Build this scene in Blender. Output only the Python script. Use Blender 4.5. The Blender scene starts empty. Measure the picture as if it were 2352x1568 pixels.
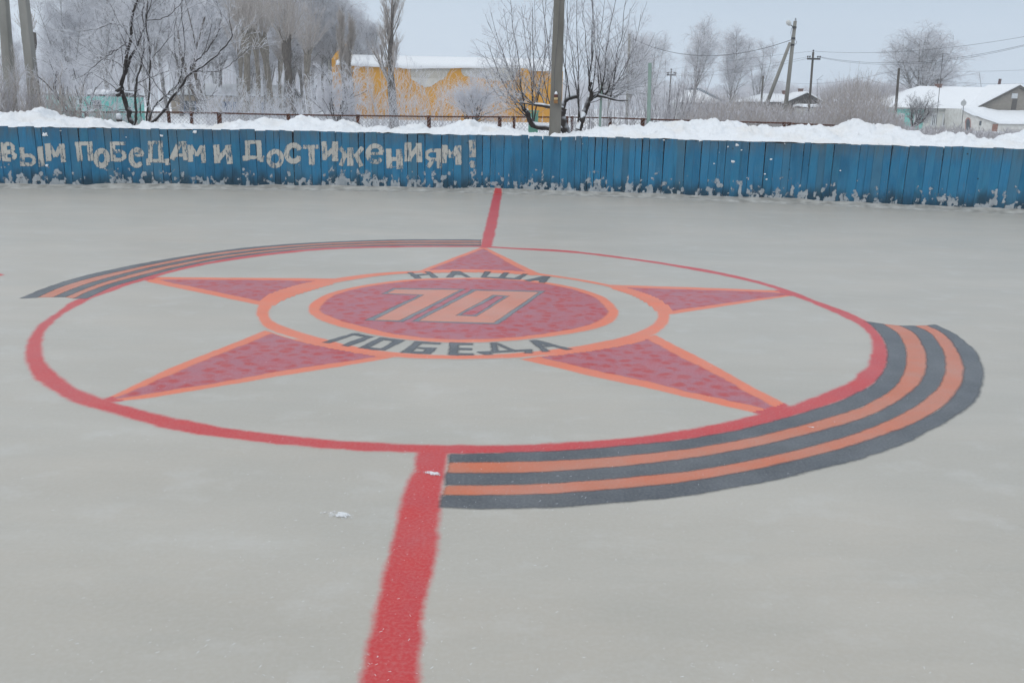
import bpy, math, random
import numpy as np
from mathutils import Vector

# ------------------------------------------------------------------ camera, sky, sun, exposure
S = bpy.context.scene
C = S.collection
F, PITCH, ROLL, EYE = 2026.6, 0.257646, 0.0211975, 1.62      # focal length in units of a 2352 wide frame
cam_data = bpy.data.cameras.new("camera")
cam = bpy.data.objects.new("camera", cam_data)
C.objects.link(cam)
cam_data.sensor_width = 36.0
cam_data.lens = 36.0 * F / 2352
cam_data.clip_start, cam_data.clip_end = 0.05, 3000
cam.location = (0, 0, EYE)
from mathutils import Matrix
cam.rotation_euler = (Matrix.Rotation(math.pi / 2 - PITCH, 3, 'X') @ Matrix.Rotation(ROLL, 3, 'Z')).to_euler()
S.camera = cam

SUN_EL, SUN_AZ = math.radians(32), math.radians(-35)
w = bpy.data.worlds.new("World"); S.world = w; w.use_nodes = True
nt = w.node_tree; nt.nodes.clear()
sky = nt.nodes.new('ShaderNodeTexSky'); sky.sky_type = 'NISHITA'; sky.sun_disc = False
sky.sun_elevation = SUN_EL; sky.sun_rotation = SUN_AZ
sky.air_density = 1.2; sky.dust_density = 3.0
hs = nt.nodes.new('ShaderNodeHueSaturation'); hs.inputs['Saturation'].default_value = 0.45
tc = nt.nodes.new('ShaderNodeTexCoord'); sx = nt.nodes.new('ShaderNodeSeparateXYZ')
rp = nt.nodes.new('ShaderNodeValToRGB')
rp.color_ramp.elements[0].position = 0.0; rp.color_ramp.elements[0].color = (0.475, 0.570, 0.685, 1)
rp.color_ramp.elements[1].position = 1.0; rp.color_ramp.elements[1].color = (0.90, 0.95, 1.0, 1)
e = rp.color_ramp.elements.new(0.22); e.color = (0.355, 0.475, 0.610, 1)
e = rp.color_ramp.elements.new(0.5); e.color = (0.70, 0.77, 0.85, 1)
nz = nt.nodes.new('ShaderNodeTexNoise'); nz.inputs['Scale'].default_value = 1.6; nz.inputs['Detail'].default_value = 3
mg = nt.nodes.new('ShaderNodeMapRange'); mg.inputs['From Min'].default_value = 0.3; mg.inputs['From Max'].default_value = 0.7
mg.inputs['To Min'].default_value = 9.2; mg.inputs['To Max'].default_value = 9.9
cloud = nt.nodes.new('ShaderNodeVectorMath'); cloud.operation = 'SCALE'
mx = nt.nodes.new('ShaderNodeMix'); mx.data_type = 'RGBA'; mx.inputs[0].default_value = 0.94
bg = nt.nodes.new('ShaderNodeBackground'); bg.inputs['Strength'].default_value = 0.1
wo = nt.nodes.new('ShaderNodeOutputWorld')
L = nt.links.new
L(sky.outputs[0], hs.inputs['Color']); L(tc.outputs['Generated'], sx.inputs[0]); L(sx.outputs['Z'], rp.inputs[0])
L(tc.outputs['Generated'], nz.inputs['Vector']); L(nz.outputs[0], mg.inputs['Value'])
L(rp.outputs[0], cloud.inputs[0]); L(mg.outputs[0], cloud.inputs['Scale'])
L(hs.outputs[0], mx.inputs[6]); L(cloud.outputs[0], mx.inputs[7]); L(mx.outputs[2], bg.inputs['Color'])
L(bg.outputs[0], wo.inputs['Surface'])

sun_data = bpy.data.lights.new("sun", 'SUN'); sun = bpy.data.objects.new("sun", sun_data); C.objects.link(sun)
sun_data.energy = 0.7; sun_data.angle = math.radians(40); sun_data.color = (1.0, 0.96, 0.91)
d = Vector((math.sin(SUN_AZ) * math.cos(SUN_EL), -math.cos(SUN_AZ) * math.cos(SUN_EL), math.sin(SUN_EL)))
sun.rotation_euler = d.to_track_quat('Z', 'Y').to_euler()
S.view_settings.view_transform = 'Standard'; S.view_settings.look = 'None'
S.view_settings.exposure = 0.20; S.view_settings.gamma = 1.0
S.cycles.transparent_max_bounces = 16
S.cycles.volume_bounces = 2; S.cycles.max_bounces = 7

# ------------------------------------------------------------------ where things stand
W2, H2 = 1176.0, 784.0
cp, sp, cr, sr = math.cos(PITCH), math.sin(PITCH), math.cos(ROLL), math.sin(ROLL)
def ray(x, y):
    x = np.asarray(x, float) - W2; y = -(np.asarray(y, float) - H2)
    xr = cr * x - sr * y; yr = sr * x + cr * y
    return xr, F * cp + yr * sp, -F * sp + yr * cp
def at(x, y, Y):
    """the place at depth Y that the survey point (x, y) marks"""
    a, b, c = ray(x, y); t = Y / b
    return np.stack([a * t, np.full_like(a * t, Y) if np.ndim(a) else Y, EYE + c * t], -1)
def gnd(x, y, z=0.0):
    a, b, c = ray(x, y); t = (z - EYE) / c
    return np.stack([a * t, b * t], -1)
def mpp(Y): return Y / F                               # metres per survey unit at depth Y
rng = np.random.default_rng(7)
R = random.Random(11)

# ------------------------------------------------------------------ smooth noise for shapes
def _h(i, j, s):
    n = (i * 374761393 + j * 668265263 + s * 1442695041) & 0xffffffff
    n = ((n ^ (n >> 13)) * 1274126177) & 0xffffffff
    return ((n ^ (n >> 16)) & 0xffff) / 65535.0
def vn(x, y, s=0):
    x = np.asarray(x, float); y = np.asarray(y, float)
    i = np.floor(x).astype(np.int64); j = np.floor(y).astype(np.int64)
    fx = x - i; fy = y - j; fx = fx * fx * (3 - 2 * fx); fy = fy * fy * (3 - 2 * fy)
    a = _h(i, j, s); b = _h(i + 1, j, s); c = _h(i, j + 1, s); d_ = _h(i + 1, j + 1, s)
    return (a + (b - a) * fx) * (1 - fy) + (c + (d_ - c) * fx) * fy
def fbm(x, y, o=4, s=0):
    v = 0; a = .5; t = 0
    for k in range(o):
        v = v + a * vn(x * 2 ** k, y * 2 ** k, s + k); t += a; a *= .5
    return v / t
def billow(x, y, o=4, s=0, g=.5):
    v = 0; a = 1.; t = 0
    for k in range(o):
        v = v + a * (1 - np.abs(2 * vn(x * 2.1 ** k + k * 7.3, y * 2.1 ** k + k * 3.1, s + k) - 1)); t += a; a *= g
    return v / t

# ------------------------------------------------------------------ scene helpers
def tag(o, label=None, cat=None, group=None, kind=None):
    for k, v in (('label', label), ('category', cat), ('group', group), ('kind', kind)):
        if v: o[k] = v
    return o
def empty(name, loc, label, cat, group=None, rz=0.0):
    o = bpy.data.objects.new(name, None); C.objects.link(o); o.location = tuple(float(v) for v in loc); o.rotation_euler[2] = rz
    o.empty_display_size = .2
    return tag(o, label, cat, group)
def link(name, me, parent=None, mats=None, smooth=False):
    o = bpy.data.objects.new(name, me); C.objects.link(o)
    if parent is not None:
        o.parent = parent
    if mats is not None:
        for m in (mats if isinstance(mats, (list, tuple)) else [mats]): me.materials.append(m)
    if smooth: me.polygons.foreach_set('use_smooth', np.ones(len(me.polygons), bool))
    return o
def world_child(o, parent):
    """o was built in world coordinates: keep it there under its parent (parents are unrotated)"""
    o.parent = parent; o.location = -parent.location
    return o
def np_mesh(name, V, Q, mi=None, attrs=None):
    V = np.ascontiguousarray(V, np.float32).reshape(-1, 3); Q = np.ascontiguousarray(Q, np.int32)
    k = Q.shape[1]
    me = bpy.data.meshes.new(name)
    me.vertices.add(len(V)); me.vertices.foreach_set('co', V.ravel())
    me.loops.add(Q.size); me.loops.foreach_set('vertex_index', Q.ravel())
    me.polygons.add(len(Q)); me.polygons.foreach_set('loop_start', np.arange(0, Q.size, k, dtype=np.int32))
    if mi is not None: me.polygons.foreach_set('material_index', np.ascontiguousarray(mi, np.int32))
    for a, v in (attrs or {}).items():
        at_ = me.attributes.new(a, 'FLOAT', 'POINT'); at_.data.foreach_set('value', np.ascontiguousarray(v, np.float32))
    me.polygons.foreach_set('use_smooth', np.zeros(len(Q), bool))
    me.update(calc_edges=True)
    return me
class MB:
    """collects boxes, prisms and faces into one mesh"""
    def __init__(s): s.v = []; s.f = []; s.mi = []; s.cur = 0
    def face(s, pts):
        n = len(s.v); s.v += [tuple(map(float, p)) for p in pts]; s.f.append(tuple(range(n, n + len(pts)))); s.mi.append(s.cur)
    def hexa(s, p):
        n = len(s.v); s.v += [tuple(map(float, q)) for q in p]
        for f in ((3, 2, 1, 0), (4, 5, 6, 7), (0, 1, 5, 4), (1, 2, 6, 5), (2, 3, 7, 6), (3, 0, 4, 7)):
            s.f.append(tuple(n + i for i in f)); s.mi.append(s.cur)
    def box(s, x0, x1, y0, y1, z0, z1):
        s.hexa([(x0, y0, z0), (x1, y0, z0), (x1, y1, z0), (x0, y1, z0), (x0, y0, z1), (x1, y0, z1), (x1, y1, z1), (x0, y1, z1)])
    def prism(s, poly, d):
        """poly: 3D ring, d: extrusion vector"""
        n = len(poly); b = len(s.v); s.v += [tuple(map(float, p)) for p in poly] + [tuple(float(p[i] + d[i]) for i in range(3)) for p in poly]
        s.f.append(tuple(range(b, b + n))); s.mi.append(s.cur)
        s.f.append(tuple(range(b + 2 * n - 1, b + n - 1, -1))); s.mi.append(s.cur)
        for i in range(n):
            j = (i + 1) % n; s.f.append((b + j, b + i, b + n + i, b + n + j)); s.mi.append(s.cur)
    def tube(s, pts, rad, sides=8, cap=True):
        pts = [Vector(tuple(map(float, p))) for p in pts]; n0 = len(s.v)
        if not hasattr(rad, '__len__'): rad = [rad] * len(pts)
        for i, p in enumerate(pts):
            t = (pts[min(i + 1, len(pts) - 1)] - pts[max(i - 1, 0)]).normalized()
            u = t.cross(Vector((0, 0, 1)) if abs(t.z) < .9 else Vector((0, 1, 0))).normalized(); v = t.cross(u)
            for k in range(sides):
                a = 2 * math.pi * (k + .5) / sides
                s.v.append(tuple(p + (u * math.cos(a) + v * math.sin(a)) * rad[i]))
        for i in range(len(pts) - 1):
            for k in range(sides):
                a, b = n0 + i * sides + k, n0 + i * sides + (k + 1) % sides
                s.f.append((a, b, b + sides, a + sides)); s.mi.append(s.cur)
        if cap:
            s.f.append(tuple(n0 + k for k in range(sides))[::-1]); s.mi.append(s.cur)
            q = n0 + (len(pts) - 1) * sides; s.f.append(tuple(q + k for k in range(sides))); s.mi.append(s.cur)
    def lathe(s, c, prof, sides=12):
        """prof: (radius, z) list round a vertical axis at c"""
        n0 = len(s.v)
        for r_, z_ in prof:
            for k in range(sides):
                a = 2 * math.pi * k / sides; s.v.append((c[0] + r_ * math.cos(a), c[1] + r_ * math.sin(a), c[2] + z_))
        for i in range(len(prof) - 1):
            for k in range(sides):
                a, b = n0 + i * sides + k, n0 + i * sides + (k + 1) % sides
                s.f.append((a, b, b + sides, a + sides)); s.mi.append(s.cur)
        s.f.append(tuple(n0 + k for k in range(sides))[::-1]); s.mi.append(s.cur)
        q = n0 + (len(prof) - 1) * sides; s.f.append(tuple(q + k for k in range(sides))); s.mi.append(s.cur)
    def build(s, name, mats, parent=None, smooth=False):
        me = bpy.data.meshes.new(name); me.from_pydata(s.v, [], s.f)
        me.polygons.foreach_set('material_index', s.mi)
        me.update()
        o = link(name, me, None, mats, smooth)
        if parent is not None: world_child(o, parent)
        return o

# ------------------------------------------------------------------ materials
def new_mat(name):
    m = bpy.data.materials.new(name); m.use_nodes = True; t = m.node_tree; t.nodes.clear()
    o = t.nodes.new('ShaderNodeOutputMaterial'); p = t.nodes.new('ShaderNodeBsdfPrincipled')
    t.links.new(p.outputs[0], o.inputs['Surface']); return m, t, p, o
def N(t, kind, **kw):
    n = t.nodes.new(kind)
    for k, v in kw.items():
        if k[0] == '_': setattr(n, k[1:], v)
        else: n.inputs[k.replace('__', ' ')].default_value = v
    return n
def math_(t, op, a, b=None, clamp=False):
    n = t.nodes.new('ShaderNodeMath'); n.operation = op; n.use_clamp = clamp
    for i, v in enumerate((a, b)):
        if v is None: continue
        if hasattr(v, 'default_value') or hasattr(v, 'is_linked'): t.links.new(v, n.inputs[i])
        else: n.inputs[i].default_value = v
    return n.outputs[0]
def mixc(t, f, a, b):
    n = t.nodes.new('ShaderNodeMix'); n.data_type = 'RGBA'
    for i, v in ((0, f), (6, a), (7, b)):
        if hasattr(v, 'is_linked'): t.links.new(v, n.inputs[i])
        else: n.inputs[i].default_value = v if i == 0 else (*v, 1)
    return n.outputs[2]
def maprange(t, v, a, b, c=0., d_=1., smooth=False):
    n = t.nodes.new('ShaderNodeMapRange'); n.interpolation_type = 'SMOOTHSTEP' if smooth else 'LINEAR'
    t.links.new(v, n.inputs['Value'])
    for k, x in (('From Min', a), ('From Max', b), ('To Min', c), ('To Max', d_)): n.inputs[k].default_value = x
    return n.outputs[0]
def coords(t, scale=(1, 1, 1), space='geo'):
    if space == 'geo': g = t.nodes.new('ShaderNodeNewGeometry').outputs['Position']
    else: g = t.nodes.new('ShaderNodeTexCoord').outputs['Object']
    m = t.nodes.new('ShaderNodeMapping'); m.inputs['Scale'].default_value = scale; t.links.new(g, m.inputs['Vector']); return m.outputs[0]
def noise(t, vec, scale, detail=4, rough=.55):
    n = t.nodes.new('ShaderNodeTexNoise'); n.inputs['Scale'].default_value = scale; n.inputs['Detail'].default_value = detail
    n.inputs['Roughness'].default_value = rough; t.links.new(vec, n.inputs['Vector']); return n.outputs['Fac']
def bump(t, p, h, strength, dist):
    b = t.nodes.new('ShaderNodeBump'); b.inputs['Strength'].default_value = strength; b.inputs['Distance'].default_value = dist
    t.links.new(h, b.inputs['Height']); t.links.new(b.outputs[0], p.inputs['Normal'])
def simple(name, c1, c2=None, rough=.8, scale=3, stretch=(1, 1, 1), bmp=0, lo=.35, hi=.65, spec=.3, space='geo', metal=0):
    m, t, p, o = new_mat(name); v = coords(t, stretch, space); n = noise(t, v, scale)
    f = maprange(t, n, lo, hi)
    t.links.new(mixc(t, f, c1, c2 or c1), p.inputs['Base Color'])
    p.inputs['Roughness'].default_value = rough; p.inputs['Specular IOR Level'].default_value = spec; p.inputs['Metallic'].default_value = metal
    if bmp: bump(t, p, n, .8, bmp)
    return m

def mat_snow(name='snow', dirt=.0):
    m, t, p, o = new_mat(name); v = coords(t); a = noise(t, v, 1.3, 5); b = noise(t, v, 9, 5); c = noise(t, v, 60, 2)
    col = mixc(t, maprange(t, a, .5, .75), (.83, .85, .875), (.79, .77, .745) if dirt else (.80, .825, .855))
    col = mixc(t, maprange(t, b, .56, .76, 0, .35), col, (.70, .70, .69))
    t.links.new(col, p.inputs['Base Color']); p.inputs['Roughness'].default_value = .75; p.inputs['Specular IOR Level'].default_value = .2
    h = math_(t, 'ADD', b, math_(t, 'MULTIPLY', c, .25)); bump(t, p, h, .6, .05)
    return m
SNOW = mat_snow(); SNOW_D = mat_snow('trodden_snow', 1)

def ice_nodes(t):
    """colour, roughness and height of the rink ice, in world coordinates"""
    v = coords(t); vs = coords(t, (.16, 1, 1))
    a = noise(t, v, .35, 3); b = noise(t, vs, 2.2, 5, .6); c = noise(t, vs, 11, 4, .6)
    col = mixc(t, maprange(t, a, .3, .7), (.440, .412, .360), (.495, .447, .382))
    col = mixc(t, maprange(t, b, .35, .7, 0, .35), col, (.54, .525, .48))
    col = mixc(t, maprange(t, c, .5, .75, 0, .18), col, (.38, .37, .335))
    cl = noise(t, coords(t, (.55, 1, 1)), 1.1, 6, .62); col = mixc(t, maprange(t, cl, .38, .66, 0, .42), col, (.375, .365, .325))
    cw = noise(t, coords(t, (.7, 1, 1)), 3.7, 5, .65); col = mixc(t, maprange(t, cw, .54, .72, 0, .30), col, (.60, .60, .58))
    g = noise(t, v, 55, 2, .5); col = mixc(t, maprange(t, g, .40, .75, 0, .12), col, (.62, .64, .64))
    # frost needles and skate dust: sparse pale flecks
    vo = t.nodes.new('ShaderNodeTexVoronoi'); vo.inputs['Scale'].default_value = 1; 
    mp = t.nodes.new('ShaderNodeMapping'); mp.inputs['Scale'].default_value = (34, 55, 1); mp.inputs['Rotation'].default_value = (0, 0, .5)
    t.links.new(v, mp.inputs['Vector']); t.links.new(mp.outputs[0], vo.inputs['Vector'])
    fl = maprange(t, vo.outputs['Distance'], .05, .12, 1, 0)
    sel = t.nodes.new('ShaderNodeSeparateColor'); t.links.new(vo.outputs['Color'], sel.inputs[0])
    fl = math_(t, 'MULTIPLY', fl, maprange(t, sel.outputs[0], .86, .88))
    h = math_(t, 'ADD', math_(t, 'MULTIPLY', b, .6), math_(t, 'ADD', math_(t, 'MULTIPLY', c, .25), math_(t, 'MULTIPLY', g, .03)))
    return col, fl, h, a
def mat_ice():
    m, t, p, o = new_mat('ice'); col, fl, h, a = ice_nodes(t)
    t.links.new(mixc(t, math_(t, 'MULTIPLY', fl, .6), col, (.75, .78, .8)), p.inputs['Base Color'])
    p.inputs['Roughness'].default_value = .34; p.inputs['Specular IOR Level'].default_value = .42; p.inputs['IOR'].default_value = 1.31
    bump(t, p, h, .18, .012)
    return m
ICE = mat_ice()

def mat_paint(name, c1, c2, alpha=.92, edge=.012, wob=.010, mottle=(.35, .65), spots=None, veil=.22, wscale=12, under=None, grow=.004):
    """thin paint frozen under the ice: soft uneven edges ('sd' = distance to the edge) and a pale veil of frost"""
    m, t, p, o = new_mat(name); col, fl, h, a = ice_nodes(t); v = coords(t)
    icecol = mixc(t, math_(t, 'MULTIPLY', fl, .6), col, (.75, .78, .8))
    n1 = noise(t, v, 5, 4); n2 = noise(t, v, wscale, 3, .5); n3 = noise(t, v, 2.2, 3)
    base = mixc(t, maprange(t, n1, mottle[0], mottle[1]), c1, c2)
    if spots:
        wv = t.nodes.new('ShaderNodeVectorMath'); wv.operation = 'ADD'
        nn = t.nodes.new('ShaderNodeTexNoise'); nn.inputs['Scale'].default_value = 9; t.links.new(v, nn.inputs['Vector'])
        sc = t.nodes.new('ShaderNodeVectorMath'); sc.operation = 'SCALE'; sc.inputs['Scale'].default_value = .09
        t.links.new(nn.outputs['Color'], sc.inputs[0]); t.links.new(v, wv.inputs[0]); t.links.new(sc.outputs[0], wv.inputs[1])
        vo = t.nodes.new('ShaderNodeTexVoronoi'); vo.voronoi_dimensions = '2D'; vo.inputs['Scale'].default_value = 8.2; t.links.new(wv.outputs[0], vo.inputs['Vector'])
        se = t.nodes.new('ShaderNodeSeparateColor'); t.links.new(vo.outputs['Color'], se.inputs[0])
        s1 = math_(t, 'MULTIPLY', maprange(t, vo.outputs['Distance'], .10, .46, 1, 0, True), maprange(t, se.outputs[0], .0, .5, .25, 1))
        base = mixc(t, s1, base, spots)
        n6 = noise(t, v, 11, 4, .6); base = mixc(t, maprange(t, n6, .50, .68, 0, .75), base, spots)
    vf = math_(t, 'ADD', maprange(t, n3, .3, .7, veil * .3, veil), maprange(t, noise(t, v, 70, 2), .4, .7, 0, .10))
    base = mixc(t, vf, base, (.56, .56, .54))
    base = mixc(t, math_(t, 'MULTIPLY', fl, .55), base, (.75, .78, .8))
    t.links.new(base, p.inputs['Base Color'])
    p.inputs['Roughness'].default_value = .34; p.inputs['Specular IOR Level'].default_value = .42; p.inputs['IOR'].default_value = 1.31
    bump(t, p, h, .18, .012)
    sd = t.nodes.new('ShaderNodeAttribute'); sd.attribute_name = 'sd'
    q = math_(t, 'ADD', sd.outputs['Fac'], math_(t, 'ADD', maprange(t, n2, .25, .75, -wob * .6, wob * .6), maprange(t, noise(t, v, 2.6, 2), .3, .7, -wob * .8, wob * .8)))
    q = math_(t, 'ADD', q, maprange(t, noise(t, v, 45, 3, .6), .3, .7, -wob * .3, wob * .3))
    q = math_(t, 'SUBTRACT', q, grow)
    al = maprange(t, q, -edge * 1.5, edge, alpha, 0, True)
    if under is None: t.links.new(al, p.inputs['Alpha'])
    else:
        t.links.new(mixc(t, al, icecol if under == 'ice' else under, base), p.inputs['Base Color'])
        t.links.new(math_(t, 'LESS_THAN', q, edge * 1.02), p.inputs['Alpha'])
    return m
RED = mat_paint('red_ice_paint', (.58, .004, .006), (.54, .016, .024), alpha=.98, edge=.016, wob=.013, veil=.08, wscale=9, under='ice', grow=.009)
ORANGE = mat_paint('orange_ice_paint', (.84, .145, .035), (.76, .155, .055), alpha=.95, edge=.012, wob=.008, veil=.12, under='ice', grow=.002)
FILL = mat_paint('crimson_ice_paint', (.40, .105, .145), (.45, .085, .115), alpha=1, spots=(.46, .002, .006), edge=.012, wob=.014, veil=.09, under=(.74, .20, .10))
BLACK = mat_paint('black_ice_paint', (.040, .050, .066), (.066, .078, .098), edge=.014, wob=.009, veil=.14, grow=.008)
STRIPE = mat_paint('orange_stripe_paint', (.66, .13, .030), (.58, .15, .060), edge=.010, wob=.007, veil=.22)
GREY = mat_paint('grey_outline_paint', (.125, .145, .175), (.16, .175, .20), edge=.010, wob=.008, alpha=.92, veil=.22)
NUMB = mat_paint('salmon_ice_paint', (.74, .22, .125), (.66, .225, .14), edge=.009, wob=.005, veil=.22)

CONC = simple('concrete', (.15, .143, .125), (.21, .20, .18), .9, 4, (1, 1, .25), .01, spec=.15)
CONC_L = simple('pale_concrete', (.20, .195, .175), (.27, .262, .24), .9, 3, (1, 1, .25), .01, spec=.15)
RUST = simple('rusty_steel', (.11, .032, .014), (.045, .022, .016), .85, 14, (1, 1, .5), .002, spec=.2)
WIRE = simple('frosted_wire', (.50, .50, .51), (.22, .20, .19), .7, 9)
GREENP = simple('green_painted_steel', (.20, .295, .255), (.27, .345, .31), .6, 8, (1, 1, .3))
GREEND = simple('green_boards', (.13, .36, .27), (.20, .42, .33), .7, 5, (1, 1, .3))
DARKW = simple('dark_weathered_timber', (.05, .047, .045), (.085, .078, .072), .9, 6, (3, 3, .3), .01)
POLEW = simple('pole_timber', (.06, .052, .045), (.10, .092, .082), .9, 6, (3, 3, .3), .01)
METALD = simple('dark_metal', (.04, .04, .045), (.07, .068, .07), .6, 8)
CABLE = simple('black_cable', (.07, .07, .08), None, .7)
GLASS = simple('dark_window_glass', (.03, .04, .05), (.08, .10, .12), .15, 2, spec=.5)
WHITEP = simple('white_paint', (.62, .64, .66), (.52, .54, .55), .7, 4)
TEAL = simple('teal_plaster', (.13, .50, .44), (.20, .56, .50), .85, 2)
PALE = simple('pale_render', (.50, .52, .50), (.60, .60, .56), .9, 2.5)
WHITEW = simple('whitewashed_wall', (.55, .53, .49), (.68, .67, .64), .9, 3)
BEIGE = simple('beige_plaster', (.36, .29, .22), (.44, .38, .31), .9, 1.5)
BLUEP = simple('blue_painted_joinery', (.05, .10, .22), (.08, .14, .26), .7, 4)
BRICKR = simple('red_brick', (.13, .065, .05), (.19, .095, .075), .9, 12)
DISH = simple('grey_dish_enamel', (.40, .41, .41), (.46, .47, .46), .5, 4)
AMBER = simple('amber_glass', (.12, .028, .008), (.05, .015, .012), .2, 22, spec=.5)
CREAM = simple('cream_label', (.62, .50, .27), (.55, .40, .2), .6, 20)

def mat_brick(name, a, b, mortar, bw=.26, bh=.098):
    m, t, p, o = new_mat(name)
    g = t.nodes.new('ShaderNodeNewGeometry').outputs['Position']
    s_ = t.nodes.new('ShaderNodeSeparateXYZ'); t.links.new(g, s_.inputs[0]); c_ = t.nodes.new('ShaderNodeCombineXYZ')
    t.links.new(s_.outputs['X'], c_.inputs[0]); t.links.new(s_.outputs['Z'], c_.inputs[1])
    br = t.nodes.new('ShaderNodeTexBrick'); t.links.new(c_.outputs[0], br.inputs['Vector'])
    br.inputs['Scale'].default_value = 1; br.inputs['Brick Width'].default_value = bw; br.inputs['Row Height'].default_value = bh
    br.inputs['Mortar Size'].default_value = .012
    br.inputs['Color1'].default_value = (*a, 1); br.inputs['Color2'].default_value = (*b, 1); br.inputs['Mortar'].default_value = (*mortar, 1)
    n = noise(t, coords(t), 1.5, 4)
    t.links.new(mixc(t, maprange(t, n, .3, .8, 0, .35), br.outputs[0], mortar), p.inputs['Base Color'])
    p.inputs['Roughness'].default_value = .9; p.inputs['Specular IOR Level'].default_value = .15
    return m
BRICK_G = mat_brick('grey_silicate_brick', (.27, .245, .21), (.33, .30, .255), (.15, .14, .13))
BRICK_W = mat_brick('bare_white_brick', (.50, .47, .41), (.58, .55, .49), (.24, .22, .19))
def mat_yellow():
    m, t, p, o = new_mat('ochre_plaster'); v = coords(t); a = noise(t, v, .5, 5); b = noise(t, coords(t, (1, 1, .25)), 2.5, 5)
    c = mixc(t, maprange(t, a, .35, .65), (.60, .285, .010), (.53, .25, .022))
    c = mixc(t, maprange(t, b, .58, .75, 0, .5), c, (.46, .24, .06))
    t.links.new(c, p.inputs['Base Color']); p.inputs['Roughness'].default_value = .9; p.inputs['Specular IOR Level'].default_value = .15
    return m
YELLOW = mat_yellow()
PLASTW = simple('patched_white_plaster', (.48, .46, .41), (.58, .56, .52), .9, 2)

def mat_board():
    m, t, p, o = new_mat('blue_weathered_boards')
    tone = t.nodes.new('ShaderNodeAttribute'); tone.attribute_name = 'tone'; tone = tone.outputs['Fac']
    uu = t.nodes.new('ShaderNodeAttribute'); uu.attribute_name = 'hgt'; hg = uu.outputs['Fac']
    g = t.nodes.new('ShaderNodeNewGeometry').outputs['Position']
    off = t.nodes.new('ShaderNodeCombineXYZ'); t.links.new(math_(t, 'MULTIPLY', tone, 37.), off.inputs[2])
    ad = t.nodes.new('ShaderNodeVectorMath'); ad.operation = 'ADD'; t.links.new(g, ad.inputs[0]); t.links.new(off.outputs[0], ad.inputs[1])
    def mp(s):
        q = t.nodes.new('ShaderNodeMapping'); q.inputs['Scale'].default_value = s; t.links.new(ad.outputs[0], q.inputs['Vector']); return q.outputs[0]
    grain = noise(t, mp((60, 60, 2.2)), 1.6, 6, .65); blot = noise(t, mp((1, 1, .6)), 5, 4); fine = noise(t, mp((1, 1, 1)), 30, 3)
    blue = mixc(t, maprange(t, tone, 0, 1), (.016, .140, .270), (.032, .215, .400))
    blue = mixc(t, maprange(t, grain, .42, .72, 0, .4), blue, (.012, .075, .135))
    blue = mixc(t, maprange(t, blot, .42, .75, 0, .6), blue, (.060, .210, .340))
    odd = math_(t, 'FRACT', math_(t, 'MULTIPLY', tone, 13.7)); blue = mixc(t, maprange(t, odd, .78, .9, 0, .5), blue, (.07, .16, .22))
    big = noise(t, coords(t, (1, 1, .8)), .9, 4, .6); blue = mixc(t, maprange(t, big, .52, .68, 0, .5), blue, (.012, .085, .165))
    # worn, greyed upper ends
    topw = math_(t, 'MULTIPLY', maprange(t, hg, .80, 1.14), maprange(t, math_(t, 'ADD', grain, math_(t, 'MULTIPLY', blot, .6)), .55, 1.05), True)
    c = mixc(t, topw, blue, (.105, .105, .095))
    # bare streaks
    st = noise(t, mp((30, 30, 2.2)), 1.3, 5, .75); c = mixc(t, maprange(t, st, .60, .72, 0, .6), c, (.13, .15, .15))
    sv = noise(t, mp((7, 7, .5)), 1.1, 5, .65); c = mixc(t, maprange(t, sv, .56, .72, 0, .6), c, (.014, .075, .125))
    tq = noise(t, mp((2, 2, .7)), 1.7, 4); c = mixc(t, maprange(t, tq, .52, .72, 0, .5), c, (.035, .225, .360))
    # damp dark stain climbing from the ice, ragged
    dn = noise(t, mp((1.2, 1.2, .5)), 2.4, 5, .6)
    lim = math_(t, 'SUBTRACT', math_(t, 'ADD', math_(t, 'MULTIPLY', dn, .75), .0), hg)
    c = mixc(t, maprange(t, lim, -.02, .34, 0, .8, True), c, (.016, .030, .040))
    kn = t.nodes.new('ShaderNodeTexVoronoi'); kn.inputs['Scale'].default_value = 3.1; t.links.new(mp((1, 1, 1)), kn.inputs['Vector'])
    c = mixc(t, maprange(t, kn.outputs['Distance'], .035, .06, .85, 0), c, (.02, .03, .035))
    t.links.new(c, p.inputs['Base Color']); p.inputs['Roughness'].default_value = .72; p.inputs['Specular IOR Level'].default_value = .2
    bump(t, p, math_(t, 'ADD', grain, math_(t, 'MULTIPLY', fine, .3)), .35, .003)
    return m
BOARD = mat_board()
def mat_letter():
    m, t, p, o = new_mat('worn_white_lettering'); v = coords(t, (9, 9, 3.2)); v1 = coords(t)
    a = noise(t, v, 1.7, 6, .72); b = noise(t, v1, 3, 3)
    t.links.new(mixc(t, maprange(t, b, .35, .7), (.55, .535, .49), (.43, .42, .39)), p.inputs['Base Color'])
    p.inputs['Roughness'].default_value = .85; p.inputs['Specular IOR Level'].default_value = .15
    sd = t.nodes.new('ShaderNodeAttribute'); sd.attribute_name = 'sd'
    q = math_(t, 'ADD', sd.outputs['Fac'], maprange(t, noise(t, v1, 40, 3), .3, .7, -.006, .006))
    al = maprange(t, q, -.004, .004, 1, 0)
    w_ = math_(t, 'ADD', a, math_(t, 'MULTIPLY', b, .28)); al = math_(t, 'MULTIPLY', al, maprange(t, w_, .675, .75, 1, .12))
    t.links.new(al, p.inputs['Alpha'])
    return m
LETTER = mat_letter()

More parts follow.
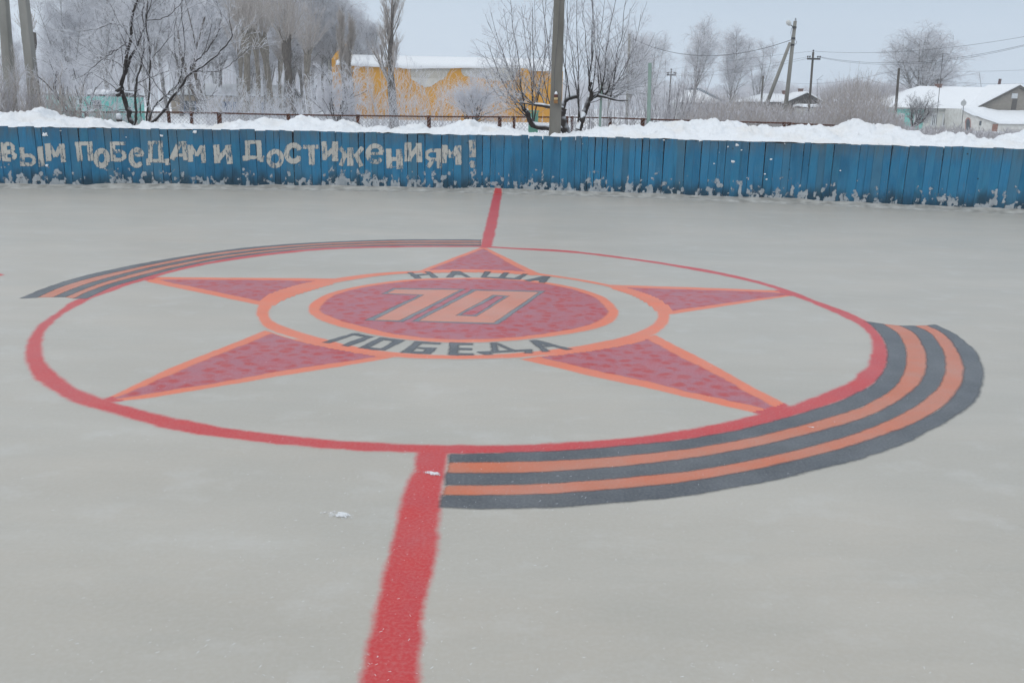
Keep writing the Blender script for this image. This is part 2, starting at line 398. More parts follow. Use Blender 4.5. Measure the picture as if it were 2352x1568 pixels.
def mat_bark(name, c1, c2, frost=.35, space='geo'):
    m, t, p, o = new_mat(name); n = noise(t, coords(t, (1, 1, .4), space), 14, 4); n2 = noise(t, coords(t, (1, 1, 1), space), 5, 3)
    c = mixc(t, maprange(t, n, .35, .65), c1, c2)
    g = t.nodes.new('ShaderNodeNewGeometry'); s_ = t.nodes.new('ShaderNodeSeparateXYZ'); t.links.new(g.outputs['Normal'], s_.inputs[0])
    f = math_(t, 'MULTIPLY', maprange(t, math_(t, 'ADD', s_.outputs['Z'], math_(t, 'MULTIPLY', n2, .8)), .55, 1.05), frost)
    t.links.new(mixc(t, f, c, (.72, .74, .78)), p.inputs['Base Color'])
    p.inputs['Roughness'].default_value = .9; p.inputs['Specular IOR Level'].default_value = .1
    return m
BARK_D = mat_bark('dark_fruit_tree_bark', (.022, .018, .017), (.045, .038, .036), .75)
BARK_G = mat_bark('grey_poplar_bark', (.12, .105, .088), (.23, .205, .175), .5)
BARK_P = mat_bark('dark_poplar_bark', (.06, .052, .047), (.13, .113, .10), .5)
BARK_B = mat_bark('birch_bark', (.30, .29, .28), (.16, .15, .15), .5)
TWIG_F = mat_bark('frosted_twigs', (.64, .635, .67), (.80, .80, .84), .6)
TWIG_M = mat_bark('hoary_twigs', (.43, .41, .43), (.60, .585, .61), .7)
TWIG_D = mat_bark('dark_frosted_twigs', (.10, .09, .092), (.20, .19, .195), 1.)
TWIG_B = mat_bark('brown_frosted_twigs', (.34, .295, .265), (.52, .475, .445), .6)
TWIG_W = mat_bark('white_rimed_twigs', (.55, .56, .60), (.72, .73, .77), .7)
LIMB = mat_bark('grey_frosted_limbs', (.13, .12, .12), (.24, .23, .235), .6)
REED = mat_bark('dry_frosted_stalks', (.34, .29, .26), (.50, .455, .425), .5)

#=============== PART 2
# ------------------------------------------------------------------ the board fence's line in plan
_fx = [-11.5, -9.67, -7.41, -4.98, -1.61, -.35, 1.45, 3.49, 5.93, 7.74, 9.19, 11]
_fy = [16.35, 16.75, 17.15, 17.52, 17.93, 17.93, 17.75, 17.32, 16.83, 16.36, 16.02, 15.55]
_pf = np.polyfit(_fx, _fy, 4)
FH = 1.115
def fy(x): return np.polyval(_pf, x)
def on_fence(x, y):
    a, b, c = ray(x, y); t = 17.0 / b
    for _ in range(12): t = t - (b * t - fy(a * t)) / (b - np.polyval(np.polyder(_pf), a * t) * a)
    return a * t, EYE + c * t
def ridge_h(x, y):
    """the low crust of splashed slush along the foot of the boards"""
    q = fy(x) - y
    h = (.035 + .06 * fbm(x * 1.7, y * 3, 3, 5)) * np.clip(1 - q / (.20 + .22 * fbm(x * .9, 0 * x, 3, 9)), 0, 1) ** 1.2
    return h + .012 * fbm(x * 12, y * 12, 2, 3) * (h > .004)

# ------------------------------------------------------------------ setting: snow-covered ground, rink ice
def ground_z(x, y):
    rx = np.clip((np.abs(x) - 13.3) / 1.2, 0, 1); ry = np.clip((y - (fy(np.clip(x, -12, 12)) + .1)) / .8, 0, 1)
    rb = np.clip((-9 - y) / 1.2, 0, 1)
    k = np.maximum(np.maximum(rx, ry), rb); k = k * k * (3 - 2 * k)
    far = np.clip(y - 20, 0, None)
    g = .42 + .10 * (fbm(x * .12, y * .12, 3, 2) - .5) + .05 * (fbm(x * .8, y * .8, 3, 4) - .5) + np.clip(far - 90, 0, None) * .006
    return -.08 * (1 - k) + g * k
def axis(lo, hi, c0, c1, fine, grow):
    a = list(np.arange(c0, c1, fine)); s = fine; x = c1
    while x < hi: a.append(x); s *= grow; x += s
    a.append(hi); s = fine; x = c0 - fine; b = []
    while x > lo: b.append(x); s *= grow; x -= s
    return np.array([lo] + b[::-1] + a)
gx = axis(-320, 320, -30, 30, .4, 1.12); gy = axis(-50, 410, -12, 60, .4, 1.1)
X, Y = np.meshgrid(gx, gy, indexing='ij'); Z = ground_z(X, Y)
def grid_quads(nx, ny):
    i, j = np.meshgrid(np.arange(nx - 1), np.arange(ny - 1), indexing='ij'); a = (i * ny + j).ravel()
    return np.stack([a, a + ny, a + ny + 1, a + 1], 1)
tag(link('snow_ground', np_mesh('snow_ground', np.stack([X, Y, Z], -1), grid_quads(len(gx), len(gy))), None, SNOW, True), kind='structure')
ix = np.linspace(-13.2, 13.2, 67); t_ = np.linspace(0, 1, 60)
X, T = np.meshgrid(ix, t_, indexing='ij'); Y = -8.8 + T * (fy(np.clip(X, -12, 12)) + .02 + 8.8)
tag(link('rink_ice', np_mesh('rink_ice', np.stack([X, Y, 0 * X], -1), grid_quads(67, 60)), None, ICE, True), kind='structure')
ix = np.arange(-12.5, 12.5, .035); t_ = np.linspace(0, .5, 15)
X, T = np.meshgrid(ix, t_, indexing='ij'); Y = fy(np.clip(X, -12, 12)) + .03 - T; Zr = ridge_h(X, np.minimum(Y, fy(X)))
m_ = simple('slush_crust', (.30, .29, .265), (.52, .51, .475), .6, 5, (1, 1, 1), .01, spec=.3)
tag(link('slush_ridge', np_mesh('slush_ridge', np.stack([X, Y, Zr + .001 - .012 * (T > .45)], -1), grid_quads(len(ix), 15)), None, m_, True), kind='structure')

# ------------------------------------------------------------------ shapes with a distance field: paint on ice and boards
def ring_sdf(P, rings):
    d2 = np.full(len(P), 1e9); inside = np.zeros(len(P), bool)
    for r in rings:
        r = np.asarray(r, float); q = np.roll(r, -1, 0)
        for (x0, y0), (x1, y1) in zip(r, q):
            ex, ey = x1 - x0, y1 - y0; l2 = ex * ex + ey * ey + 1e-12
            px, py = P[:, 0] - x0, P[:, 1] - y0
            tt = np.clip((px * ex + py * ey) / l2, 0, 1)
            d2 = np.minimum(d2, (px - tt * ex) ** 2 + (py - tt * ey) ** 2)
            if y0 != y1:
                inside ^= ((y0 > P[:, 1]) != (y1 > P[:, 1])) & (P[:, 0] < ex * (P[:, 1] - y0) / ey + x0)
    dd = np.sqrt(d2); return np.where(inside, -dd, dd)
def sheet(name, groups, cell, margin, lift, post=None, join=None):
    """mesh of small cells covering the shape; lift(x, y) -> 3D, 'sd' holds the distance to its outline"""
    allp = np.concatenate([np.asarray(r) for g in groups for r in g])
    lo = allp.min(0) - margin - cell; hi = allp.max(0) + margin + cell
    xs = np.arange(lo[0], hi[0] + cell, cell); ys = np.arange(lo[1], hi[1] + cell, cell)
    X, Y = np.meshgrid(xs, ys, indexing='ij'); P = np.stack([X.ravel(), Y.ravel()], 1); sd = np.full(len(P), 1e9)
    for g in groups:
        gp = np.concatenate([np.asarray(r) for r in g]); l, h = gp.min(0) - margin * 2 - cell, gp.max(0) + margin * 2 + cell
        k = np.all((P >= l) & (P <= h), 1); sd[k] = np.minimum(sd[k], ring_sdf(P[k], g))
    if post is not None: sd = post(P, sd)
    Q = grid_quads(len(xs), len(ys)); keep = sd[Q].min(1) < margin; Q = Q[keep]
    u, inv = np.unique(Q, return_inverse=True); inv = inv.reshape(Q.shape)
    if join is not None:
        for g in join: sd[u] = np.minimum(sd[u], ring_sdf(P[u], g))
    return np_mesh(name, lift(P[u, 0], P[u, 1]), inv, attrs={'sd': np.minimum(sd[u], 1)})
def smooth_ring(p, n=4, closed=True):
    p = np.asarray(p, float); m = len(p); out = []
    for i in range(m if closed else m - 1):
        if closed: a, b, c, d_ = p[i - 1], p[i], p[(i + 1) % m], p[(i + 2) % m]
        else: a, b, c, d_ = p[max(i - 1, 0)], p[i], p[i + 1], p[min(i + 2, m - 1)]
        for k in range(n):
            t = k / n; out.append(.5 * ((2 * b) + (c - a) * t + (2 * a - 5 * b + 4 * c - d_) * t * t + (3 * b - a - 3 * c + d_) * t ** 3))
    if not closed: out.append(p[-1])
    return np.array(out)
def flat(z): return lambda x, y: np.stack([x, y, np.full_like(x, z * .12) + np.where(y > fy(x) - .6, ridge_h(x, np.minimum(y, fy(x))) + .007, 0)], -1)
# survey frames: each a corner and scale of one close-up measurement
def fr(ox, oy, s): return lambda pts: (lambda p: gnd(ox + p[:, 0] * s, oy + p[:, 1] * s))(np.asarray(pts, float))
fA, fB, fC = fr(0, 516.8, .5), fr(1176, 516.8, .5), fr(574.2, 574.2, .41504)
fN, fP, fQ, fS, fV = fr(918.75, 608.67, .15625), fr(723.5, 752.2, .14648), fr(999.1, 763.7, .14648), fr(826.9, 648.9, .18555), fr(0, 0, 1)
zl = [.0010]
def mark(name, groups, mat, cell=.022, margin=.022, parent=None, dz=.0005, post=None, join=None):
    zl[0] += dz
    o = link(name, sheet(name, groups, cell, margin, flat(zl[0]), post, join), None, mat)
    if parent is not None: world_child(o, parent)
    return o
cat_ = np.concatenate
# red centre circle
out_ = cat_([fA([(360, 341), (285, 385), (215, 437), (150, 495), (124, 550), (120, 600), (135, 650), (165, 700), (215, 743), (270, 780), (330, 808), (400, 830), (480, 852), (580, 882), (700, 915), (850, 946), (1000, 970), (1200, 995), (1400, 1015), (1600, 1030), (1800, 1040), (2050, 1047), (2250, 1047)]),
  fB([(0, 1045), (200, 1040), (400, 1026), (600, 1008), (800, 985), (950, 960), (1100, 930), (1250, 890), (1400, 845), (1530, 800), (1640, 745), (1700, 690), (1727, 630), (1730, 590), (1715, 540), (1690, 500), (1650, 457), (1600, 430), (1530, 397), (1450, 367), (1380, 342), (1300, 310), (1200, 277), (1100, 250), (950, 216), (800, 190), (600, 160), (400, 133), (200, 113), (0, 105)]),
  fA([(2220, 96), (2100, 96), (1800, 96), (1500, 105), (1300, 122), (1100, 146), (900, 180), (720, 225), (620, 253), (500, 290), (420, 325)])])
in_ = cat_([fA([(400, 345), (330, 385), (280, 415), (225, 463), (200, 505), (188, 560), (196, 600), (215, 640), (250, 680), (300, 718), (360, 755), (430, 785), (530, 817), (650, 850), (800, 887), (1000, 925), (1200, 955), (1400, 978), (1600, 995), (1800, 1005), (2050, 1012), (2250, 1012)]),
  fB([(0, 1010), (200, 1003), (400, 990), (600, 970), (800, 940), (950, 915), (1100, 880), (1250, 840), (1400, 790), (1520, 740), (1590, 690), (1640, 640), (1658, 580), (1655, 540), (1640, 500), (1600, 460), (1550, 432), (1480, 400), (1400, 367), (1330, 338), (1240, 305), (1150, 274), (1000, 238), (850, 209), (650, 174), (450, 147), (250, 125), (0, 110)]),
  fA([(2220, 102), (2100, 101), (1800, 103), (1500, 113), (1300, 131), (1100, 156), (900, 191), (720, 236), (600, 272), (500, 308), (440, 328)])])
CIRC = [smooth_ring(out_, 3), smooth_ring(in_, 3)]
# centre line, two lengths
ln = cat_([fV([(828, 1572), (850, 1480), (880, 1350), (900, 1255), (918, 1180), (935, 1110), (950, 1085), (962, 1034)]), fV([(1024, 1034), (1018, 1100), (1012, 1160), (1003, 1210), (998, 1240), (998, 1262), (990, 1300), (986, 1350), (977, 1400), (968, 1440), (962, 1500), (955, 1572)])])
x0l, x1l = -.425, -.268
lr = np.array([(-.435, 2.4), (-.43, 2.2), (-.43, 1.2), (-.43, -2), (-.27, -2), (-.27, 1.2), (-.272, 2.2)])
p_ = fV([(828, 1568), (850, 1480), (880, 1350), (900, 1255), (918, 1180), (935, 1110), (950, 1085), (962, 1030), (1026, 1030), (1018, 1100), (1012, 1160), (1003, 1210), (998, 1240), (999, 1262), (990, 1300), (986, 1350), (977, 1400), (968, 1440), (964, 1480), (955, 1568)])
near = cat_([lr[3:2:-1] * 1, p_, lr[4:5]])
far_ = fV([(1103, 569), (1108, 552), (1117, 515), (1126, 478), (1134, 446), (1138, 437.5), (1153, 437.5), (1151, 452), (1147, 475), (1141, 515), (1133, 552), (1127, 569)])
far_[5][1] = fy(far_[5][0]) - .03; far_[6][1] = fy(far_[6][0]) - .03
CL = empty('centre_line', (-.35, 3, 0), 'straight red line painted across the rink to the blue boards, broken by the circle', 'ice marking')
mark('near_stretch', [[near]], RED, .022, .03, CL, join=[CIRC]); mark('far_stretch', [[far_]], RED, .022, .03, CL, join=[CIRC])
tag(mark('red_dash', [[fV([(-14, 627), (2, 629), (9, 631.5), (1, 634), (-14, 635)])]], RED, .022, .02), 'tip of a small red stroke on the ice at the left edge', 'ice marking')
# striped ribbons
def ribbon(rows, label, frames):
    e_ = empty('striped_ribbon', (*frames, 0), label, 'ice marking')
    for i in range(5):
        a, b = rows[i], rows[i + 1]
        poly = cat_([smooth_ring(a, 3, False), smooth_ring(b, 3, False)[::-1]])
        mark('orange_stripe' if i % 2 else 'black_stripe', [[poly]], STRIPE if i % 2 else BLACK, .02, .02, e_, .0003)
DD = [[(1036.8, 1044.5), (1034, 1062), (1029, 1086.5), (1022, 1114), (1016, 1137), (1014, 1164)][i] for i in range(6)]
D2 = [1041, 1060.5, 1086.5, 1113, 1136.5, 1166]
rb = [[(0, 1045), (200, 1040), (400, 1026), (600, 1008), (800, 985), (950, 960), (1100, 930), (1250, 890), (1400, 845), (1530, 800), (1640, 745), (1700, 690), (1727, 630), (1730, 590), (1715, 540), (1690, 500), (1650, 457), (1625, 443)],
 [(0, 1088), (200, 1083), (400, 1070), (600, 1053), (800, 1030), (1000, 998), (1200, 955), (1400, 903), (1600, 838), (1720, 775), (1785, 715), (1813, 640), (1812, 580), (1795, 530), (1765, 490), (1705, 454)],
 [(0, 1140), (200, 1132), (400, 1118), (600, 1099), (800, 1075), (1000, 1042), (1200, 1000), (1400, 953), (1600, 893), (1760, 820), (1870, 735), (1905, 670), (1908, 610), (1895, 560), (1865, 510), (1830, 482), (1785, 463)],
 [(0, 1193), (200, 1186), (400, 1172), (600, 1155), (800, 1133), (1000, 1100), (1200, 1060), (1400, 1010), (1600, 953), (1800, 865), (1900, 800), (1965, 740), (1993, 670), (1995, 620), (1975, 560), (1940, 510), (1900, 482), (1850, 463)],
 [(0, 1240), (200, 1234), (400, 1221), (600, 1203), (800, 1180), (1000, 1147), (1200, 1106), (1400, 1057), (1600, 1003), (1800, 933), (1920, 873), (2010, 810), (2060, 745), (2080, 680), (2075, 640), (2052, 580), (2020, 530), (1970, 490), (1910, 461)],
 [(0, 1298), (200, 1293), (400, 1280), (600, 1263), (800, 1240), (1000, 1207), (1200, 1168), (1400, 1120), (1600, 1072), (1800, 1002), (1900, 950), (2000, 898), (2090, 842), (2132, 790), (2155, 735), (2162, 685), (2155, 640), (2125, 580), (2080, 537), (2020, 493), (1945, 458)]]
rows = [cat_([fV([DD[i], (1090, (DD[i][1] + 516.8 + rb[i][0][1] * .5) / 2 + 1.0)]), fB(rb[i])]) for i in range(6)]
rl = [[(395, 338), (500, 289), (620, 252), (720, 224), (900, 179), (1100, 145), (1300, 121), (1500, 104), (1800, 95.5), (2100, 95), (2205, 96)],
 [(338, 337), (420, 298), (550, 255), (720, 212), (900, 171), (1100, 138), (1300, 115.5), (1500, 99.5), (1800, 89.5), (2100, 88.5), (2206, 89.5)],
 [(300, 331), (380, 297), (500, 255), (700, 202), (900, 162), (1100, 131), (1300, 109.5), (1500, 94), (1800, 83.5), (2100, 82.5), (2207, 83.5)],
 [(243, 331), (340, 290), (480, 245), (700, 191), (900, 152), (1100, 123), (1300, 102.5), (1500, 88.5), (1800, 78), (2100, 77), (2207, 78)],
 [(168, 333), (280, 285), (430, 240), (700, 180), (900, 142), (1100, 115), (1300, 96), (1500, 83), (1800, 73), (2100, 72), (2207, 73)],
 [(98, 337), (230, 281), (400, 231), (600, 187), (750, 160), (900, 135), (1100, 107.5), (1300, 89.5), (1500, 78), (1800, 67.5), (2100, 66.5), (2207, 68)]]
# the star emblem
EM = empty('star_emblem', (-.4, 7.3, 0), 'red and orange five-pointed star emblem with the number 70 painted on the ice', 'emblem')
ro = fC([(38, 350), (48, 310), (80, 272), (150, 235), (300, 190), (465, 158), (700, 128), (935, 116), (1270, 111), (1612, 131), (1980, 190), (2190, 248), (2290, 305), (2323, 365), (2300, 420), (2225, 472), (2050, 522), (1800, 562), (1500, 593), (1150, 603), (820, 592), (560, 556), (300, 502), (130, 448), (58, 400)])
ri = fC([(103, 348), (125, 305), (180, 270), (300, 228), (480, 180), (720, 143), (935, 127), (1270, 121), (1640, 144), (1950, 196), (2130, 250), (2235, 310), (2256, 360), (2230, 410), (2130, 460), (1950, 508), (1700, 547), (1400, 575), (1130, 582), (850, 570), (600, 537), (380, 485), (210, 432), (125, 390)])
_rin = smooth_ring(ri, 4)
def outside_ring(P, sd): return np.maximum(sd, .05 - ring_sdf(P, [_rin]))
rays_ = [
 (fV([(1110, 565.5), (960, 623), (1000, 640), (1180, 640), (1243, 630), (1220, 619)]), fV([(1110, 571), (985, 620), (1020, 636), (1160, 636), (1209, 626)])),
 (fA([(660, 248), (690, 240), (735, 239), (1545, 246), (1520, 290), (1330, 370), (1195, 368), (900, 307), (680, 262)]), fA([(715, 250), (1100, 252), (1470, 257), (1480, 290), (1330, 350), (1200, 351), (950, 297)])),
 (fA([(465, 805), (500, 788), (650, 718), (800, 648), (1000, 570), (1218, 484), (1330, 520), (1600, 560), (1830, 604), (1560, 650), (1300, 692), (1000, 741), (700, 792), (520, 813)]), fA([(500, 804), (650, 741), (900, 638), (1248, 497), (1400, 540), (1600, 575), (1725, 604), (1500, 637), (1300, 670), (1000, 722), (700, 773)])),
 (fB([(40, 617), (200, 590), (560, 520), (660, 506), (850, 603), (1100, 740), (1278, 832), (1225, 862), (1150, 869), (950, 825), (700, 765), (400, 701)]), fB([(118, 605), (300, 575), (560, 510), (612, 518), (780, 610), (1000, 723), (1232, 850), (1190, 850), (950, 797), (650, 724), (400, 670)])),
 (fB([(430, 274), (800, 285), (1250, 301), (1328, 318), (1000, 368), (725, 411), (640, 390), (520, 330)]), fB([(490, 287), (800, 296), (1200, 309), (1280, 318), (1000, 356), (720, 396), (640, 380), (560, 330)])),
]
for po, pi in rays_:
    r_ = mark('star_ray', [[po]], ORANGE, .022, .02, EM, .0001, outside_ring)
    f_ = link('ray_fill', sheet('ray_fill', [[pi]], .022, .02, flat(zl[0] + .0010), outside_ring), None, FILL); f_.parent = r_
zl[0] += .0012
tag(mark('centre_circle', [CIRC], RED, .024, .032, join=[[po] for po, pi in rays_] + [[near], [far_]]),
    'large red circle line painted on the rink ice, uneven in width, round the star', 'ice marking')
ribbon(rows, 'wide black and orange striped ribbon painted along the near right of the red circle', (2.6, 5.2))
ribbon([fA(r) for r in rl], 'black and orange striped ribbon painted along the far left of the red circle', (-2.6, 9.2))
mark('outer_ring', [[smooth_ring(ro, 4), smooth_ring(ri, 4)]], ORANGE, .022, .02, EM, join=[[po] for po, pi in rays_])
dout = fC([(325, 332), (342, 292), (430, 243), (600, 200), (850, 166), (1100, 155), (1400, 156), (1650, 180), (1850, 221), (1975, 270), (2038, 335), (2022, 385), (1930, 430), (1750, 467), (1500, 497), (1250, 512), (1000, 507), (750, 480), (560, 441), (400, 393), (340, 360)])
din = fC([(392, 330), (410, 295), (460, 255), (600, 213), (850, 176), (1100, 163), (1400, 164), (1640, 188), (1820, 229), (1935, 280), (1977, 335), (1960, 372), (1880, 411), (1730, 447), (1500, 478), (1250, 494), (1000, 488), (780, 460), (590, 416), (460, 375), (405, 352)])
dk = mark('disc', [[smooth_ring(dout, 4)]], ORANGE, .022, .02, EM)
link('disc_fill', sheet('disc_fill', [[smooth_ring(din, 4)]], .022, .02, flat(zl[0] + .0006)), None, FILL).parent = dk
zl[0] += .0010
seven = fS([(415, 70), (1305, 83), (530, 490), (65, 468), (735, 155), (270, 141)]); seven_i = fS([(432, 86), (1235, 93), (487, 470), (175, 463), (800, 150), (340, 133)])
zero = fS([(1395, 86), (2290, 106), (1705, 517), (638, 483)]); zero_i = fS([(1440, 101), (2215, 119), (1650, 498), (728, 474)])
hole = fS([(1640, 152), (1855, 166), (1440, 422), (1185, 409)]); hole_i = fS([(1690, 166), (1790, 176), (1420, 404), (1245, 402)])
for nm_, g, gi in (('digit', [seven], [seven_i]), ('digit', [zero, hole_i], [zero_i, hole])):
    dg = mark(nm_, [g], GREY, .014, .018, EM, .0002)
    fo = link('digit_fill', sheet('digit_fill', [gi], .014, .014, flat(zl[0] + .0006)), None, NUMB); fo.parent = dg
LET = [
 (fN, [[(110, 108), (175, 108), (312, 196), (240, 200)], [(370, 98), (435, 96), (552, 184), (485, 188)], [(220, 140), (430, 127), (440, 143), (240, 159)]]),
 (fN, [[(780, 90), (850, 93), (768, 180), (688, 182)], [(790, 90), (868, 93), (1042, 182), (980, 181)], [(765, 131), (910, 131), (915, 144), (760, 145)]]),
 (fN, [[(1258, 96), (1328, 98), (1265, 180), (1188, 182)], [(1530, 112), (1598, 113), (1522, 192), (1448, 192)], [(1815, 130), (1874, 133), (1752, 214), (1665, 210)], [(1198, 169), (1700, 194), (1738, 214), (1198, 186)]]),
 (fN, [[(2115, 163), (2205, 168), (1905, 243), (1830, 228)], [(2118, 166), (2208, 170), (2122, 264), (2042, 260)], [(1985, 203), (2100, 212), (2090, 230), (1950, 222)]]),
 (fP, [[(600, 88), (690, 92), (222, 242), (138, 233)], [(610, 88), (925, 144), (850, 157), (620, 122)], [(790, 143), (918, 144), (522, 294), (422, 281)]]),
 (fP, [[(1030, 158), (1115, 168), (832, 322), (688, 322)], [(1035, 158), (1395, 204), (1270, 218), (1065, 190)], [(1265, 198), (1395, 202), (1092, 360), (1000, 352)], [(695, 312), (850, 312), (1060, 332), (1090, 360), (900, 350)]]),
 (fP, [[(1578, 216), (1685, 232), (1512, 387), (1355, 387)], [(1588, 216), (1958, 240), (1950, 264), (1620, 248)], [(1560, 303), (1895, 323), (1820, 350), (1560, 322)], [(1770, 323), (1895, 323), (1802, 414), (1688, 407)], [(1380, 370), (1740, 382), (1802, 414), (1355, 392)]]),
 (fQ, [[(248, 161), (358, 163), (347, 357), (213, 347)], [(248, 161), (587, 168), (587, 192), (340, 192)], [(340, 248), (557, 248), (562, 272), (340, 270)], [(330, 326), (592, 328), (597, 354), (213, 352)]]),
 (fQ, [[(863, 158), (972, 153), (998, 297), (903, 302)], [(900, 153), (972, 156), (1265, 280), (1190, 292), (930, 175)], [(678, 306), (1500, 260), (1510, 287), (830, 320), (745, 318)], [(678, 308), (850, 310), (892, 347), (788, 349)], [(1418, 268), (1522, 263), (1522, 324), (1408, 324)]]),
 (fQ, [[(1488, 123), (1592, 116), (1790, 297), (1688, 304)], [(1530, 118), (1592, 116), (2140, 260), (2056, 270), (1640, 170)], [(1690, 203), (1885, 192), (1850, 218), (1700, 228)]]),
]
for f_, ps in LET:
    mark('letter', [[f_(p)] for p in ps], BLACK, .012, .014, EM, 0.0)

# ------------------------------------------------------------------ small clumps of snow lying on the ice
POWDER, t, p, _o = new_mat('snow_powder'); v = coords(t); p.inputs['Base Color'].default_value = (.84, .86, .88, 1); p.inputs['Roughness'].default_value = .8
sd = t.nodes.new('ShaderNodeAttribute'); sd.attribute_name = 'sd'
t.links.new(maprange(t, math_(t, 'ADD', sd.outputs['Fac'], maprange(t, noise(t, v, 160, 3, .7), .35, .65, -.42, .10)), .0, .34, 0, .8), p.inputs['Alpha'])
def clump(x, y, n, w_, seed, label):
    c = gnd(x, y); xs = np.arange(-w_ * 1.3, w_ * 1.3, w_ / 34); ys = np.arange(-w_ * .9, w_ * .9, w_ / 34)
    X, Y = np.meshgrid(xs, ys, indexing='ij'); sk = X * .25
    e = np.exp(-((X - .3 * w_) / (.36 * w_)) ** 2 - ((Y + sk) / (.25 * w_)) ** 2) + .62 * np.exp(-((X + .25 * w_) / (.6 * w_)) ** 2 - ((Y + sk) / (.30 * w_)) ** 2)
    Fv = e * .9 - .88 + .95 * fbm(X * 16 / w_ * .5, Y * 16 / w_ * .5, 4, seed); Z = .0016 + np.clip(Fv, -.02, None) * w_ * .09
    Q = grid_quads(len(xs), len(ys)); Q = Q[(Fv.ravel()[Q] > 0).sum(1) >= 3]; u, inv = np.unique(Q, return_inverse=True)
    V_ = np.stack([X.ravel() + c[0], Y.ravel() + c[1], Z.ravel()], 1)[u]
    o = link('snow_clump', np_mesh('snow_clump', V_, inv.reshape(Q.shape), attrs={'sd': Fv.ravel()[u]}), None, POWDER, True); return tag(o, label, 'snow clump', 'scraps of snow on the ice')
clump(985, 1087, 60, .10, 1, 'scrap of loose snow lying on the near end of the red line')
clump(770, 1182, 55, .12, 2, 'scrap of loose snow lying on bare ice left of the red line')
clump(1862, 981, 8, .035, 3, 'tiny chip of snow on the inner orange stripe of the near ribbon')
r = np.random.default_rng(5); V_, Q_ = [], []
for k in range(1100):                                   # frost needles scattered over the near ice
    y = 2.1 + 5 * r.random() ** 1.6; x = r.uniform(-.62, .62) * y; a = r.uniform(0, 3.14); l = r.uniform(.002, .006)
    if r.random() < .5: x = -.35 + r.normal() * .5
    dx, dy = math.cos(a) * l, math.sin(a) * l; n = len(V_)
    V_ += [(x - dx - dy * .12, y - dy + dx * .12, .0016), (x - dx + dy * .12, y - dy - dx * .12, .0016), (x + dx + dy * .12, y + dy - dx * .12, .0016), (x + dx - dy * .12, y + dy + dx * .12, .0022)]
    Q_.append((n, n + 1, n + 2, n + 3))
tag(link('frost_needles', np_mesh('frost_needles', V_, Q_), None, SNOW), 'tiny frost needles scattered over the near ice', 'frost', kind='stuff')

# ------------------------------------------------------------------ blue board fence with the white lettering
BF = empty('board_fence', (0, 17.9, 0), 'blue weathered vertical board fence round the rink with white painted Cyrillic words', 'fence')
V_, T_, H_, Q_ = [], [], [], []; gaps = []; x = -12.0; pi_ = 0; PL = []
r = np.random.default_rng(21)
while x < 11.6:
    wd = float(np.clip(r.normal(.150, .026), .105, .215)); gap = float(r.choice([.002, .004, .007, .013], p=[.4, .35, .17, .08]))
    lean = r.normal(0, .006); top = FH + r.normal(0, .007) + .01 * math.sin(x); off = r.uniform(-.0025, .0025); tone = r.random()
    xb0, xb1 = x + gap / 2, x + wd - gap / 2; ch = r.random() < .3
    taper = r.uniform(0, .008) if r.random() < .35 else 0
    prof = [(xb0, -.02), (xb1, -.02), (xb1 + lean - taper, top - r.uniform(0, .012)), (xb0 + lean + taper, top - r.uniform(0, .012))]
    n = len(V_)
    for yy in (0, .024):
        for (px, pz) in prof:
            V_.append((px, float(fy(px)) + off + yy, pz)); T_.append(tone); H_.append(pz)
    for f in ((0, 1, 2, 3), (7, 6, 5, 4), (0, 4, 5, 1), (1, 5, 6, 2), (2, 6, 7, 3), (3, 7, 4, 0)): Q_.append(tuple(n + i for i in f))
    gaps.append((x + wd, gap, lean)); PL.append((x, wd, r.random())); x += wd
b_ = link('boards', np_mesh('boards', V_, Q_, attrs={'tone': T_, 'hgt': H_}), None, BOARD); world_child(b_, BF)
xs = np.arange(-12, 11.7, .5)
for z_ in (.22, .86):
    mb = MB()
    for a, b in zip(xs[:-1], xs[1:]):
        a, b = float(a), float(b); ya, yb = float(fy(a)) + .030, float(fy(b)) + .030
        mb.hexa([(a, ya, z_), (b, yb, z_), (b, yb + .05, z_), (a, ya + .05, z_), (a, ya, z_ + .1), (b, yb, z_ + .1), (b, yb + .05, z_ + .1), (a, ya + .05, z_ + .1)])
    mb.build('back_rail', DARKW, BF)
GX = np.array([g[0] for g in gaps]); GL = np.array([g[2] for g in gaps]); GW = np.array([g[1] for g in gaps])
def cut_gaps(P, sd):
    k = np.clip(np.searchsorted(GX, P[:, 0]), 1, len(GX) - 1)
    for j in (k - 1, k):
        gx_ = GX[j] + GL[j] * P[:, 1] / FH; sd = np.maximum(sd, GW[j] / 2 + .002 - np.abs(P[:, 0] - gx_))
    return sd
def on_boards(x, z): return np.stack([x, fy(x) - .0075, z], -1)
def stroke(pts, w_):
    pts = np.asarray(pts, float); out = []
    for i in range(len(pts) - 1):
        a, b = pts[i], pts[i + 1]; t = (b - a) / (np.linalg.norm(b - a) + 1e-9); n = np.array([-t[1], t[0]]) * w_ / 2
        ext0 = 0 if i == 0 else w_ * .18; ext1 = 0 if i == len(pts) - 2 else w_ * .18
        out.append(np.array([a + n - t * ext0, b + n + t * ext1, b - n + t * ext1, a - n - t * ext0]))
    for p in pts[1:-1]:
        an = np.linspace(0, 2 * math.pi, 13)[:-1]; out.append(p + np.stack([np.cos(an), np.sin(an)], 1) * w_ / 2)
    return out
def arc(cx, cy, rx, ry, a0, a1, n=14):
    a = np.radians(np.linspace(a0, a1, n)); return np.stack([cx + rx * np.cos(a), cy - ry * np.sin(a)], 1)
F1, F2 = (0, 287.1), (545.5, 287.1); s_ = .24414
